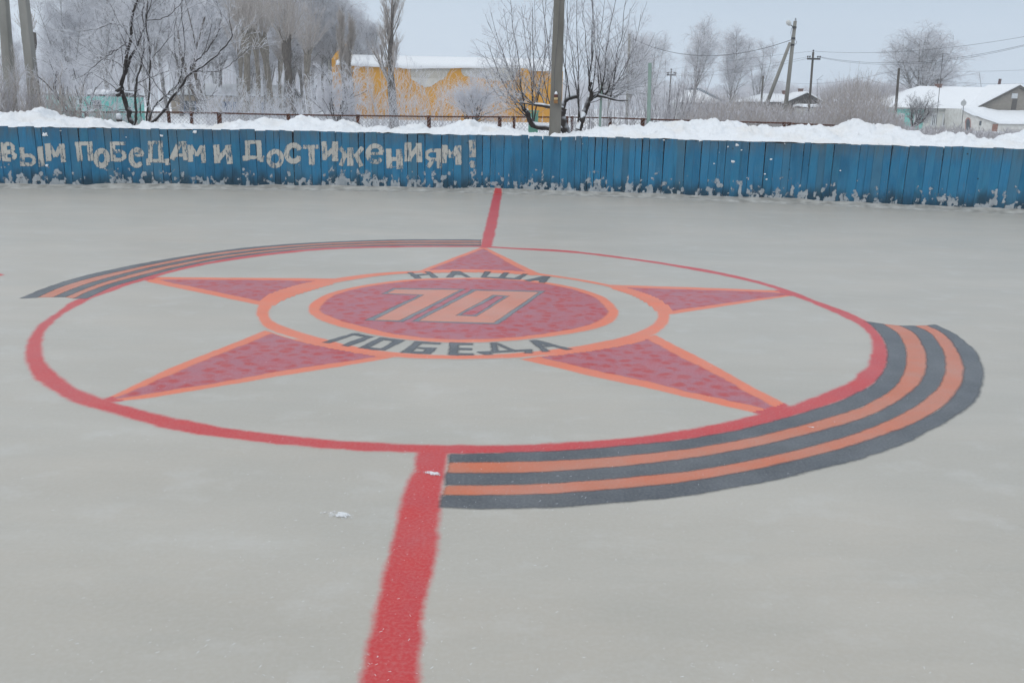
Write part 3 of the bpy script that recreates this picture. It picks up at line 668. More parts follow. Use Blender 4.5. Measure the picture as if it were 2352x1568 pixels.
words_ = [
 (F1, [(arc(-62, 290, 52, 75, -90, 90), 46)]),
 (F1, [([(37, 163), (45, 342)], 58), ([(40, 179), (95, 179), (124, 203), (124, 230), (95, 252), (45, 252)], 34), ([(45, 254), (112, 258), (143, 285), (140, 305), (105, 326), (45, 326)], 36)]),
 (F1, [([(205, 210), (216, 388)], 46), ([(215, 288), (285, 288), (322, 310), (322, 350), (290, 373), (215, 372)], 34)]),
 (F1, [([(378, 203), (396, 392)], 52)]),
 (F1, [([(448, 175), (462, 342)], 52), ([(586, 178), (600, 352)], 46), ([(458, 180), (524, 300)], 42), ([(578, 185), (524, 300)], 42)]),
 (F1, [([(735, 163), (757, 342)], 52), ([(843, 157), (857, 337)], 52), ([(705, 178), (868, 173)], 36)]),
 (F1, [(arc(958, 313, 53, 70, 0, 360, 26), 50)]),
 (F1, [([(1058, 163), (1068, 342)], 48), ([(1036, 175), (1180, 175)], 34), ([(1066, 250), (1140, 247), (1174, 275), (1172, 305), (1140, 328), (1066, 328)], 36)]),
 (F1, [([(1240, 290), (1350, 284)], 26), (arc(1288, 308, 53, 74, 22, 318, 24), 46)]),
 (F1, [([(1415, 155), (1418, 350)], 44), ([(1508, 150), (1518, 350)], 46), ([(1392, 167), (1530, 165)], 30), ([(1376, 335), (1592, 340)], 34), ([(1396, 335), (1398, 380)], 38), ([(1572, 318), (1575, 380)], 36)]),
 (F1, [([(1692, 160), (1618, 327)], 52), ([(1733, 155), (1748, 332)], 46), ([(1650, 285), (1742, 285)], 30), ([(1668, 170), (1756, 168)], 30)]),
 (F1, [([(1785, 186), (1795, 347)], 48), ([(1908, 190), (1918, 357)], 44), ([(1792, 195), (1850, 292)], 38), ([(1900, 198), (1850, 292)], 38)]),
 (F1, [([(2035, 186), (2046, 360)], 56), ([(2148, 188), (2164, 367)], 56), ([(2150, 215), (2046, 335)], 44)]),
 (F2, [([(95, 150), (95, 335)], 46), ([(200, 148), (212, 335)], 46), ([(70, 162), (222, 160)], 32), ([(50, 305), (252, 308)], 34), ([(70, 295), (72, 337)], 44), ([(232, 295), (235, 349)], 42)]),
 (F2, [(arc(355, 316, 60, 68, 0, 360, 26), 46)]),
 (F2, [(arc(528, 266, 66, 75, 28, 332, 22), 50)]),
 (F2, [([(617, 207), (777, 207)], 38), ([(697, 200), (700, 375)], 56)]),
 (F2, [([(815, 155), (825, 332)], 50), ([(917, 157), (920, 342)], 60), ([(915, 215), (825, 300)], 44)]),
 (F2, [([(960, 213), (998, 250), (1004, 300), (972, 385)], 42), ([(1060, 212), (1062, 384)], 58), ([(1178, 210), (1122, 285), (1135, 325), (1168, 390)], 42), ([(1000, 290), (1120, 292)], 36)]),
 (F2, [([(1232, 272), (1370, 266)], 28), (arc(1295, 272, 68, 76, 8, 322, 24), 44)]),
 (F2, [([(1423, 223), (1430, 410)], 52), ([(1522, 228), (1528, 414)], 60), ([(1425, 322), (1525, 320)], 38)]),
 (F2, [([(1603, 163), (1605, 345)], 66), ([(1705, 170), (1712, 352)], 54), ([(1700, 205), (1610, 320)], 42)]),
 (F2, [([(1893, 223), (1900, 410)], 48), ([(1895, 240), (1820, 240), (1778, 262), (1778, 300), (1815, 325), (1895, 325)], 34), ([(1848, 320), (1790, 396)], 42)]),
 (F2, [([(1945, 188), (1945, 360)], 46), ([(2078, 193), (2080, 375)], 60), ([(1955, 198), (2012, 305)], 42), ([(2070, 205), (2012, 305)], 42)]),
 (F2, [([(2208, 142), (2213, 305)], 62), (arc(2212, 369, 16, 18, 0, 360, 12), 34)]),
]
for (ox, oy), strokes in words_:
    gr = []
    for pts, w_ in strokes:
        for q in stroke(pts, w_):
            xx, zz = on_fence(ox + q[:, 0] * s_, oy + q[:, 1] * s_); gr.append([np.stack([xx, zz], 1)])
    if ox == 0 and len(strokes) == 1 and strokes[0][0][0][0] < 0:
        gr = [[np.array([(max(p[0], -11), p[1]) for p in g[0]])] for g in gr]
    o = link('letter', sheet('letter', gr, .012, .006, on_boards, cut_gaps), None, LETTER); world_child(o, BF)

GRIME, t, p, _o = new_mat('thin_rime'); v = coords(t); n = noise(t, v, 7, 4)
t.links.new(mixc(t, maprange(t, n, .35, .7), (.52, .55, .57), (.33, .37, .40)), p.inputs['Base Color']); p.inputs['Roughness'].default_value = .8; p.inputs['Specular IOR Level'].default_value = .2
sd = t.nodes.new('ShaderNodeAttribute'); sd.attribute_name = 'sd'
t.links.new(maprange(t, math_(t, 'ADD', sd.outputs['Fac'], maprange(t, noise(t, v, 34, 4, .65), .3, .7, -.10, .06)), -.02, .13, 0, .78), p.inputs['Alpha'])
# snow stuck to the foot of the boards and a few thrown splats
def snow_skin(name, xs, zs, field, thick, off):
    X, Z = np.meshgrid(xs, zs, indexing='ij'); Fv = field(X, Z); Y = fy(X) - off - np.clip(Fv, 0, None) ** .6 * thick
    Q = grid_quads(len(xs), len(zs)); keep = (Fv.ravel()[Q] > 0).sum(1) >= 3; Q = Q[keep]; u, inv = np.unique(Q, return_inverse=True)
    return np_mesh(name, np.stack([X.ravel(), Y.ravel(), Z.ravel()], 1)[u], inv.reshape(Q.shape), attrs={'sd': Fv.ravel()[u]})
px0 = np.array([p[0] for p in PL]); prd = np.array([p[2] for p in PL])
def foot_field(X, Z):
    pr = prd[np.clip(np.searchsorted(px0, X.ravel()) - 1, 0, len(prd) - 1)].reshape(X.shape)
    env = .022 + .22 * np.clip(fbm(X * .8, 0 * X, 3, 44) - .25, 0, 1) + .14 * (pr - .5)
    return (fbm(X * 15, Z * 11, 5, 31) - .445) * 1.3 - (Z - env) * .95
tag(link('stuck_snow', snow_skin('stuck_snow', np.arange(-11.8, 11.4, .014), np.arange(.0, .50, .014), foot_field, .014, .006), None, GRIME, True),
    'patches of snow and rime stuck along the foot of the blue boards', 'snow patches', kind='stuff')
sp_ = [(8.5, 340, .9), (0, 0, 0)]
pts = [(103, 310, 1.3), (372, 312, .9), (448, 303, 1.1), (108, 380, .8), (502, 458, .6), (290, 315, .5), (1525, 322, .6), (1608, 323, .8), (1692, 333, .9), (1703, 345, .5), (1683, 371, 1.0), (1672, 337, .5), (1770, 366, .7), (1757, 400, .6), (1715, 408, .5), (1760, 412, .6), (2255, 338, .4), (1930, 392, .5), (1338, 330, .4), (1640, 376, .5), (1802, 330, .4), (1652, 350, .3), (140, 300, .5), (2018, 330, .4)]
SX, SZ = on_fence(np.array([p[0] for p in pts], float), np.array([p[1] for p in pts], float)); SR = np.array([p[2] for p in pts]) * .030
mb_v, mb_q = [], []; 
def splat_field(i):
    return lambda X, Z: 1 - np.hypot((X - SX[i]) / (SR[i] * 1.25), (Z - SZ[i]) / SR[i]) * (.75 + .7 * vn(X * 45 + i * 9, Z * 45, i))
for i in range(len(pts)):
    me = snow_skin('snow_splat', np.arange(SX[i] - SR[i] * 2.4, SX[i] + SR[i] * 2.4, .007), np.arange(SZ[i] - SR[i] * 2, SZ[i] + SR[i] * 2, .007), splat_field(i), .016, .006)
    V0 = np.zeros(len(me.vertices) * 3, np.float32); me.vertices.foreach_get('co', V0); q0 = np.zeros(len(me.polygons) * 4, np.int32); me.loops.foreach_get('vertex_index', q0)
    mb_q.append(q0.reshape(-1, 4) + sum(len(v) for v in mb_v)); mb_v.append(V0.reshape(-1, 3)); bpy.data.meshes.remove(me)
tag(link('snow_splats', np_mesh('snow_splats', np.concatenate(mb_v), np.concatenate(mb_q)), None, SNOW, True), 'small splats of thrown snow on the upper part of the blue boards', 'snow splats', kind='stuff')

# ------------------------------------------------------------------ ploughed snow bank behind the boards
prof = [(-60, 262), (0, 262), (40, 262), (62, 257), (92, 252), (104, 256), (108, 262), (130, 268), (180, 272), (230, 279), (290, 284), (330, 290), (370, 288), (420, 291), (500, 291), (545, 290), (574, 285), (605, 276), (621, 273), (652, 282), (677, 273), (711, 273), (748, 282), (777, 282), (789, 280), (811, 290), (839, 297), (870, 292), (904, 299), (935, 294), (966, 288), (988, 300), (1010, 293), (1041, 288), (1057, 282), (1085, 278), (1103, 286), (1135, 291), (1162, 296), (1194, 303), (1215, 312), (1300, 314), (1318, 311), (1346, 299), (1371, 293), (1400, 288), (1427, 284), (1455, 292), (1480, 292), (1496, 285), (1527, 282), (1555, 279), (1563, 283), (1590, 283), (1598, 275), (1636, 276), (1655, 286), (1680, 283), (1717, 283), (1723, 292), (1759, 294), (1800, 296), (1822, 291), (1849, 288), (1866, 292), (1895, 287), (1915, 291), (1954, 280), (1996, 283), (2011, 292), (2025, 290), (2051, 288), (2068, 301), (2097, 303), (2125, 307), (2143, 314), (2167, 310), (2178, 303), (2186, 302), (2193, 311), (2231, 315), (2235, 322), (2255, 320), (2283, 327), (2310, 329), (2327, 315), (2352, 310), (2420, 305)]
pp = np.array(prof, float); BACK = 1.5
ycr = fy(np.clip((pp[:, 0] - 1176) / F * 18.5, -12, 11.5)) + BACK; P3 = at(pp[:, 0], pp[:, 1], ycr)
bx = np.arange(-13, 13, .035); crest = np.interp(bx, P3[:, 0], P3[:, 2])
ts = np.linspace(0, 3.4, 92)
X, T = np.meshgrid(bx, ts, indexing='ij'); CR = crest[:, None] + 0 * T; Yb = fy(np.clip(X, -12, 11.6)) + .045 + T
base = FH - .03 + .0 * X
low = CR < FH + .03; start = np.where(low, CR - .03, FH - .02 + .025 * fbm(X * 2, 0 * X, 3, 8))
g0 = ground_z(X, Yb + 1)
up = np.clip(T / BACK, 0, 1); up = up * up * (3 - 2 * up) * .55 + up * .45; dn = np.clip((T - BACK) / 1.9, 0, 1); dn = dn * dn * (3 - 2 * dn)
Zb = np.where(T < BACK, start + (CR - start) * up, CR + (.36 - CR) * dn)
amp = np.clip(T / .5, .12, 1) * np.clip((3.3 - T) / .8, 0, 1)
lump = billow(X * 1.9, Yb * 1.9, 5, 12, .52) - .62
crestw = np.exp(-((T - BACK) / .33) ** 2)
Zb = Zb + amp * lump * (.34 - .16 * crestw) + amp * .085 * (billow(X * 6.3, Yb * 6.3, 3, 33, .5) - .6) + amp * .05 * (fbm(X * 14, Yb * 14, 2, 50) - .5) + .09 * crestw * (billow(X * 4.5, Yb * 1.0, 4, 70, .6) - .6)
Yb = Yb + amp * .07 * (fbm(X * 4, Zb * 6, 3, 61) - .5)
tag(link('snow_bank', np_mesh('snow_bank', np.stack([X, Yb, Zb], -1), grid_quads(len(bx), 92)), None, SNOW_D, True), 'ridge of lumpy ploughed snow heaped behind the blue boards', 'snow bank', kind='structure')
#=============== PART 3
# ------------------------------------------------------------------ branches
def nrm(v): return v / (np.linalg.norm(v, axis=-1, keepdims=True) + 1e-9)
class Twigs:
    """many tapering tubes gathered into one mesh"""
    def __init__(s): s.v = []; s.q = []; s.m = []; s.n = 0
    def add(s, P, Rd, sides=3, mi=0):
        P = np.asarray(P, float); Rd = np.asarray(Rd, float)
        if P.ndim == 2: P = P[None]; Rd = np.broadcast_to(Rd, P.shape[:2])
        n, k, _ = P.shape; T = np.gradient(P, axis=1); T = nrm(T); main = nrm(P[:, -1] - P[:, 0])
        ref = np.where(np.abs(main[:, 2:3]) < .75, np.array([[0, 0, 1.]]), np.array([[.3, 1., 0]]))[:, None, :] + 0 * T
        U = nrm(np.cross(T, ref)); W = np.cross(T, U)
        a = np.arange(sides) * 2 * np.pi / sides
        V = P[:, :, None] + Rd[:, :, None, None] * (np.cos(a)[None, None, :, None] * U[:, :, None] + np.sin(a)[None, None, :, None] * W[:, :, None])
        b = np.arange(n)[:, None, None] * k * sides + np.arange(k - 1)[None, :, None] * sides
        i = np.arange(sides)[None, None]; j = (i + 1) % sides
        Q = np.stack([b + i, b + j, b + j + sides, b + i + sides], -1).reshape(-1, 4) + s.n
        s.v.append(V.reshape(-1, 3)); s.q.append(Q); s.m.append(np.full(len(Q), mi)); s.n += n * k * sides
    def mesh(s, name):
        me = np_mesh(name, np.concatenate(s.v), np.concatenate(s.q), np.concatenate(s.m))
        me.polygons.foreach_set('use_smooth', np.ones(len(me.polygons), bool)); return me
def sprout(P, Rd, n, t0, t1, length, ang, k=5, wob=.12, up=0., grav=0., rr=.6, rmin=.002, taper=.5, g=rng, tipr=.35):
    """children of every parent polyline: n each, set between t0 and t1 of its length"""
    P = np.asarray(P, float); Rd = np.asarray(Rd, float)
    if P.ndim == 2: P = P[None]; Rd = np.broadcast_to(Rd, P.shape[:2])
    M, K, _ = P.shape; t = (t0 + (t1 - t0) * (np.arange(n)[None] + g.random((M, n))) / n).ravel(); par = np.repeat(np.arange(M), n)
    f = t * (K - 1); i = np.clip(f.astype(int), 0, K - 2); fr_ = (f - i)[:, None]
    s0 = P[par, i] * (1 - fr_) + P[par, i + 1] * fr_; r0 = Rd[par, i] * (1 - fr_[:, 0]) + Rd[par, i + 1] * fr_[:, 0]
    tan = nrm(P[par, i + 1] - P[par, i]); rnd = nrm(g.normal(size=tan.shape)); per = nrm(rnd - (rnd * tan).sum(1, keepdims=True) * tan)
    a = np.radians(ang) * g.uniform(.6, 1.35, len(t))[:, None]; d = np.cos(a) * tan + np.sin(a) * per + np.array([0, 0, up]); d = nrm(d)
    ln = length * (1 - taper * t) * g.uniform(.55, 1.3, len(t)); st = (ln / (k - 1))[:, None]
    out = [s0]
    for q in range(k - 1):
        out.append(out[-1] + d * st); d = nrm(d + g.normal(size=d.shape) * wob + np.array([0, 0, grav]))
    ra = np.maximum(r0 * rr, rmin)[:, None] * np.linspace(1, tipr, k)[None]; ra = np.maximum(ra, rmin * .7)
    return np.stack(out, 1), ra
def curve3(pts, n=3): return smooth_ring(np.asarray(pts, float), n, False)
def plant(name, root, label, cat, group, parts):
    """parts: (name, mesh, mats)"""
    e_ = empty(name, root, label, cat, group)
    for nm_, me, mats in parts:
        o = link(nm_, me, e_, None)
        if not len(me.materials):
            for m in (mats if isinstance(mats, (list, tuple)) else [mats]): me.materials.append(m)
    return e_

# tree builders: each returns ('part', mesh, materials) pieces round the origin, base at z = 0
def birch(seed, H, spread=.30, dens=1., lean=0., fork=0, droop=-.17, low=.28, twig=TWIG_F, bark=BARK_B, tr=.012):
    g = np.random.default_rng(seed); tk, cr_ = Twigs(), Twigs()
    z = np.linspace(0, 1, 12); st = [np.stack([lean * H * z ** 1.5 + H * .02 * np.sin(z * 5 + seed), H * .015 * np.cos(z * 6 + seed) - H * .015, z * H * .97], 1)]
    for f_ in range(fork):
        a = g.uniform(0, 6.28); h0 = g.uniform(.16, .35); zz = np.linspace(0, 1, 9)
        b = np.array([np.interp(h0, z, st[0][:, 0]), 0, h0 * H]); st.append(b + np.stack([np.cos(a) * H * .17 * zz ** .8, np.sin(a) * H * .17 * zz ** .8, H * (g.uniform(.80, .93) - h0) * zz], 1))
    for q, s0 in enumerate(st):
        rad = H * tr * (1 if q == 0 else .6) * np.linspace(1, .12, len(s0)); tk.add(s0, rad, 7)
        nb = int((26 if q == 0 else 16) * dens ** .5)
        B, Rb = sprout(s0, rad, nb, low if q == 0 else .15, .97, H * spread, 46, 7, .12, .30, .02 + droop * .15, .5, .022, .62, g); cr_.add(B, Rb, 4, 0)
        B2, R2 = sprout(B, Rb, 6, .2, .98, H * .12, 42, 5, .15, .15, droop * .5, .6, .014, .35, g); cr_.add(B2, R2, 3, 0)
        B3, R3 = sprout(B2, R2, int(5 * dens), .15, 1., H * .066, 45, 4, .18, 0, droop * 1.7, .5, .010, .2, g); cr_.add(B3, R3, 3, 1)
        B4, R4 = sprout(B3, R3, 3, .1, 1., H * .036, 48, 3, .2, 0, droop * 1.9, .6, .0085, .1, g); cr_.add(B4, R4, 3, 1)
    return [('trunk', tk.mesh('trunk'), bark), ('crown', cr_.mesh('crown'), [LIMB, twig])]
def pollard(seed, H, head, whip, r0, heads=1, nwh=70, spread=30, twig=TWIG_M, bark=BARK_G, knob=1.):
    """bare column of a lopped poplar with a broom of whips"""
    g = np.random.default_rng(seed); tk, cr_ = Twigs(), Twigs()
    z = np.linspace(0, 1, 9); s0 = np.stack([.02 * H * np.sin(z * 3 + seed), 0 * z, z * head], 1); rad = r0 * (1 + .25 * np.sin(z * 9 + seed) * .4) * np.linspace(1.1, .85, 9); rad[-2:] *= 1.65 * knob; tk.add(s0, rad, 8)
    L_, Rl = sprout(s0, rad, 7, .90, 1., whip * .25, 38, 4, .1, .5, .12, .50, .04, 0, g); tk.add(L_, Rl, 5)
    stubs, Rs = sprout(s0, rad, 5, .3, .9, .35, 60, 3, .1, .3, 0, .4, .02, 0, g); tk.add(stubs, Rs, 4)
    B, Rb = sprout(L_, Rl, nwh // 7, .4, 1., whip, spread, 6, .06, .45, .06, .22, .010, 0, g); cr_.add(B, Rb, 3, 0)
    B2, R2 = sprout(B, Rb, 6, .15, .95, whip * .28, 26, 4, .10, .3, .05, .55, .0045, .3, g); cr_.add(B2, R2, 3, 0)
    B3, R3 = sprout(B2, R2, 4, .2, .95, whip * .10, 34, 3, .15, .2, .02, .6, .0035, .2, g); cr_.add(B3, R3, 3, 0)
    C1, Rc = sprout(s0, rad, 6, .25, .92, whip * .4, 34, 5, .08, .5, .06, .10, .008, 0, g); cr_.add(C1, Rc, 3, 0)
    C2, R2c = sprout(C1, Rc, 5, .2, .95, whip * .13, 34, 3, .15, .2, .02, .6, .0045, .2, g); cr_.add(C2, R2c, 3, 0)
    return [('trunk', tk.mesh('trunk'), bark), ('crown', cr_.mesh('crown'), [TWIG_B])]
def poplar(seed, H, r0, wd, bare=.0, twig=TWIG_B, bark=BARK_P, fine=1.):
    """upright Lombardy poplar: near-vertical shoots held close to the stem"""
    g = np.random.default_rng(seed); tk, cr_ = Twigs(), Twigs()
    z = np.linspace(0, 1, 12); s0 = np.stack([.01 * H * np.sin(z * 7 + seed), .01 * H * np.cos(z * 5), z * H], 1); rad = r0 * np.linspace(1.15, .22, 12) * (1 + .12 * np.sin(z * 21 + seed)); tk.add(s0, rad, 8)
    B, Rb = sprout(s0, rad, 34, bare, .97, H * .36, wd, 7, .06, .18, .085, .26, .011, .55, g); tk.add(B[::3], Rb[::3], 5); cr_.add(B, Rb, 4, 0)
    B2, R2 = sprout(B, Rb, int(9 * fine), .1, .97, H * .13, 24, 5, .07, .35, .08, .5, .008, .3, g); cr_.add(B2, R2, 3, 0)
    B3, R3 = sprout(B2, R2, int(5 * fine), .2, .97, H * .045, 28, 3, .1, .3, .04, .6, .0055, .2, g); cr_.add(B3, R3, 3, 0)
    return [('trunk', tk.mesh('trunk'), bark), ('crown', cr_.mesh('crown'), [twig])]
def bush(seed, H, spread, n, mats, r0=.012, lv=(7, 5), ang=30, wob=.08, base=.25, tipup=.03, stemname='stems'):
    """many stems from the ground"""
    g = np.random.default_rng(seed); st, cr_ = Twigs(), Twigs(); k = 7
    a = g.uniform(0, 6.283, n); q = g.random(n) ** .6; s0 = np.stack([np.cos(a) * base * q, np.sin(a) * base * q, -.1 + 0 * a], 1)
    d_ = nrm(np.stack([np.cos(a) * q * spread, np.sin(a) * q * spread, 1 + 0 * a], 1)); ln = H * g.uniform(.6, 1.08, n) * (1 - .15 * q); pts = [s0]
    for i in range(k - 1):
        pts.append(pts[-1] + d_ * (ln / (k - 1))[:, None]); d_ = nrm(d_ + g.normal(size=d_.shape) * wob + np.array([0, 0, tipup]))
    P = np.stack(pts, 1); Rd = np.full((n, 1), r0) * g.uniform(.6, 1.3, (n, 1)) * np.linspace(1, .35, k)[None]; st.add(P, Rd, 4, 0)
    B, Rb = sprout(P, Rd, lv[0], .12, .98, H * .24, ang, 5, wob * 1.4, .2, .03, .55, .005, .4, g); cr_.add(B, Rb, 3, 0)
    B2, R2 = sprout(B, Rb, lv[1], .15, 1., H * .09, ang * 1.1, 3, wob * 2, .1, .02, .6, .004, .3, g); cr_.add(B2, R2, 3, 0)
    return [(stemname, st.mesh(stemname), mats[0]), ('twigs', cr_.mesh('twigs'), [mats[1]])]
def small_tree(seed, H, spread, r0, mats, fork=.28, limbs=6, dens=1., lean=(0, 0), up=.25, grav=.03):
    g = np.random.default_rng(seed); tk, cr_ = Twigs(), Twigs()
    z = np.linspace(0, 1, 6); s0 = np.stack([lean[0] * z ** 2 * H * fork, .03 * np.sin(z * 4), z * H * fork - .1], 1); rad = r0 * np.linspace(1.15, .8, 6); tk.add(s0, rad, 8)
    L_, Rl = sprout(s0, rad, limbs, .7, 1., H * spread, 48, 8, .16, up, grav, .62, .02, 0, g, .25); tk.add(L_, Rl, 6)
    L2, Rl2 = sprout(L_, Rl, 4, .25, .95, H * spread * .62, 42, 6, .14, up * .6, grav, .55, .012, .4, g); tk.add(L2, Rl2, 5)
    B, Rb = sprout(L2, Rl2, 5, .15, .98, H * .20, 42, 5, .14, .15, grav, .5, .007, .4, g); cr_.add(B, Rb, 3, 0)
    B1, Rb1 = sprout(L_, Rl, 5, .4, 1., H * .24, 42, 5, .14, .15, grav, .4, .007, .3, g); cr_.add(B1, Rb1, 3, 0)
    for b, rb_ in ((B, Rb), (B1, Rb1)):
        B2, R2 = sprout(b, rb_, int(6 * dens), .12, 1., H * .085, 46, 4, .17, .1, .02, .55, .0045, .3, g); cr_.add(B2, R2, 3, 0)
        B3, R3 = sprout(B2, R2, int(4 * dens), .15, 1., H * .035, 46, 3, .2, .05, .0, .6, .0038, .2, g); cr_.add(B3, R3, 3, 0)
    return [('trunk', tk.mesh('trunk'), mats[0]), ('crown', cr_.mesh('crown'), [mats[1]])]

GZ = .42
def stand(px, Y, zb=GZ):
    """ground point below survey column px at depth Y"""
    y0 = 260.0
    for _ in range(3):
        p = at(px, y0, Y); y0 += (p[2] - zb) / mpp(Y)
    return np.array([float(at(px, y0, Y)[0]), Y, zb])
def top_h(px, py, Y, zb=GZ): return float(at(px, py, Y)[2] - zb)
def put(name, px, Y, parts, label, cat='tree', group=None, rz=0., sc=1., zb=None):
    zb = float(ground_z(np.array(0.), np.array(float(Y)))) - .06 if zb is None else zb
    o = plant(name, stand(px, Y, zb), label, cat, group, parts); o.rotation_euler[2] = rz
    if sc != 1.: o.scale = (sc,) * 3 if not hasattr(sc, '__len__') else sc
    return o
def scaled(parts, H0, H, wx=1.): return (H / H0 * wx, H / H0 * wx, H / H0)

# --- frosted wood behind on the left: birches and poplars
PB = [birch(101, 16, .22, 1.7, 0, 2), birch(102, 16, .24, 1.7, .02, 2), birch(103, 16, .20, 1.7, -.02, 3), birch(104, 16, .26, 1.6, .0, 3, -.22)]
wood = [(165, -25, 62, 3, 'frosted birch with a drooping crown, farthest left of the wood'), (262, -90, 70, 0, 'tall frosted birch just right of the leftmost birch in the wood'),
 (345, -120, 66, 1, 'tall frosted birch rising behind the dark multi-stemmed fruit tree'), (415, -140, 78, 2, 'tall frosted birch above the right shoulder of the dark fruit tree'),
 (478, -110, 72, 0, 'tall frosted birch behind the dark crooked pair of trunks'), (545, -130, 84, 3, 'tall frosted birch behind the leftmost lopped poplar'),
 (600, -100, 90, 1, 'tall frosted birch behind the second lopped poplar'), (655, -110, 86, 2, 'tall frosted birch over the darkest lopped poplar'),
 (705, -80, 92, 0, 'tall frosted birch between the wood and the dark broom poplars'), (752, -20, 96, 1, 'frosted birch at the stepping-down right part of the wood'),
 (800, 22, 100, 2, 'frosted birch behind the pair of dark broom poplars'), (845, 52, 104, 0, 'lowest frosted birch, at the right end of the wood'),
 (210, 30, 92, 2, 'shorter hazy birch seen low behind the leftmost birches'), (310, 0, 96, 1, 'hazy birch low behind the dark fruit tree'),
 (505, -30, 104, 0, 'hazy birch deep in the wood left of the lopped poplars'), (630, -20, 112, 3, 'hazy birch deep in the wood behind the lopped poplars'), (725, 30, 116, 2, 'hazy birch deep in the wood left of the broom poplars'),
 (130, 75, 98, 1, 'small hazy birch behind the dead stump beside the concrete column'), (45, 95, 100, 0, 'small hazy birch between the two leaning concrete columns'), (575, 25, 76, 2, 'slim frosted birch between the lopped poplars'), (440, 40, 88, 3, 'slim hazy birch behind the beige building'),
 (385, -90, 88, 2, 'tall hazy birch directly behind the right limbs of the fruit tree'), (515, -110, 94, 1, 'tall hazy birch between the crooked twin trunks and the lopped poplars'), (685, -90, 98, 3, 'tall hazy birch behind the dark-headed short lopped poplar'), (238, -60, 84, 1, 'tall hazy birch left of the fruit tree trunk'), (775, 0, 106, 3, 'hazy birch between the broom poplars and the low end of the wood')]
for i, (px, py, Y_, k, lb) in enumerate(wood):
    H = top_h(px, py, Y_); put('birch_tree', px, Y_, PB[k], lb, 'tree', 'frosted birches of the wood', R.uniform(0, 6.28), scaled(0, 16, H, min(1.25, 1.5 * 14 / H + .25) if H > 15 else 1.1))
# --- birches on the right
PR = [birch(111, 14, .27, 1.15, .03, 3, -.22, .30), birch(112, 14, .27, 1.4, 0, 3, -.2, .25), birch(113, 14, .26, 1.15, .02, 2, -.2, .3)]
for px, py, Y_, k, rz, wx, lb in [(1592, 48, 98, 0, .4, .95, 'tall slender frosted birch with pale bent trunk, leftmost of the three on the right'), (1672, 70, 104, 1, 1.2, 1.0, 'denser frosted birch in the middle of the three on the right'),
  (1738, 96, 110, 2, 2.2, .85, 'small frosted birch, rightmost of the three behind the leaning pole'), (1440, 75, 92, 1, .1, .95, 'frosted birch behind the branches of the big lopped tree'), (1495, 84, 100, 2, 3.1, 1.05, 'drooping frosted birch behind the thick green post'), (1395, 110, 104, 0, 4.2, 1.0, 'hazy frosted birch right of the grey lamp column')]:
    put('birch_tree', px, Y_, PR[k], lb, 'tree', 'frosted birches beyond the reeds', rz, scaled(0, 14, top_h(px, py, Y_), wx))
bigb = birch(120, 13, .44, 1.25, .0, 6, -.22, .16, TWIG_F, BARK_B, .016)
put('birch_tree', 2100, 118, bigb, 'broad round-crowned frosted birch behind the teal house', 'tree', None, .6, scaled(0, 13, top_h(2105, 84, 118), 1.55))
# --- lopped poplars
lop = [(570, 75, 0, 56, .22, 'two close pale lopped poplar trunks, leftmost of the row', 3.0), (592, 72, 6, 60, .16, 'thinner pale lopped poplar close beside the leftmost', 3.4), (618, 84, 30, 58, .20, 'pale lopped poplar with a knobbly head, second gap of the row', 3.2), (672, 97, 40, 52, .21, 'darkest and thickest lopped poplar with snow in its crotch', 3.2), (714, 124, 60, 66, .20, 'short lopped poplar with a dark head, rightmost of the row', 3.0), (648, 140, 80, 76, .15, 'small far lopped poplar behind the darkest one', 2.6), (556, 118, 70, 70, .15, 'small far lopped poplar left of the row', 2.6)]
for i, (px, hy, ty, Y_, r0, lb, wh) in enumerate(lop):
    hd = top_h(px, hy, Y_); put('lopped_poplar', px, Y_, pollard(200 + i, hd + wh, hd, wh, r0, 1, 56, 28, TWIG_B if i != 3 else TWIG_B, BARK_G if i != 3 else BARK_P), lb.replace('two close pale lopped poplar trunks, leftmost', 'pale lopped poplar with a tall trunk, leftmost'), 'tree', 'lopped poplars')
for px, ty, Y_, r0, wd, bare, lb, tw, s in [(793, 62, 50, .20, 10, .30, 'dark broom-topped poplar, left one of the touching pair by the yellow hall', TWIG_B, 1), (808, 72, 51, .17, 9, .32, 'dark broom-topped poplar, right one of the touching pair by the yellow hall', TWIG_B, 2), (902, -12, 48, .24, 32, .30, 'tall upright poplar standing alone before the yellow hall', TWIG_B, 3)]:
    H = top_h(px, ty, Y_); put('poplar_tree', px, Y_, poplar(300 + s, H, r0, wd, bare, tw, BARK_P, 1.2 if s == 3 else 1.4), lb, 'tree')
# dead stump by the concrete columns and the leaning dark trunks
st_ = pollard(250, 6, top_h(84, 72, 40), .8, .19, 1, 28, 24, TWIG_B, BARK_P); put('tree_stump', 84, 40, st_, 'tall dark topped trunk standing right of the two concrete columns', 'tree')
tk, cr_ = Twigs(), Twigs(); Yd = 42
g_ = np.random.default_rng(9)
o0 = stand(452, Yd)
for pl, ra in [([(462, 262), (455, 232), (440, 200), (430, 170), (415, 120), (408, 70), (400, 10)], .13), ([(470, 262), (462, 225), (453, 185), (448, 150), (455, 100), (470, 40)], .15), ([(436, 175), (450, 120), (440, 60), (425, 0)], .06)]:
    p = np.array([at(a, b, Yd) for a, b in pl]) - o0; p = curve3(p); rad = np.linspace(ra, ra * .25, len(p)); tk.add(p, rad, 7)
    B, Rb = sprout(p, rad, 14, .25, .98, 1.9, 38, 6, .10, .3, .04, .4, .012, .4, g_); cr_.add(B, Rb, 4); B2, R2 = sprout(B, Rb, 7, .2, 1, .7, 40, 4, .12, .1, 0, .5, .007, .3, g_); cr_.add(B2, R2, 3, 1); B3, R3 = sprout(B2, R2, 5, .2, 1, .25, 42, 3, .15, 0, 0, .6, .005, .3, g_); cr_.add(B3, R3, 3, 1)
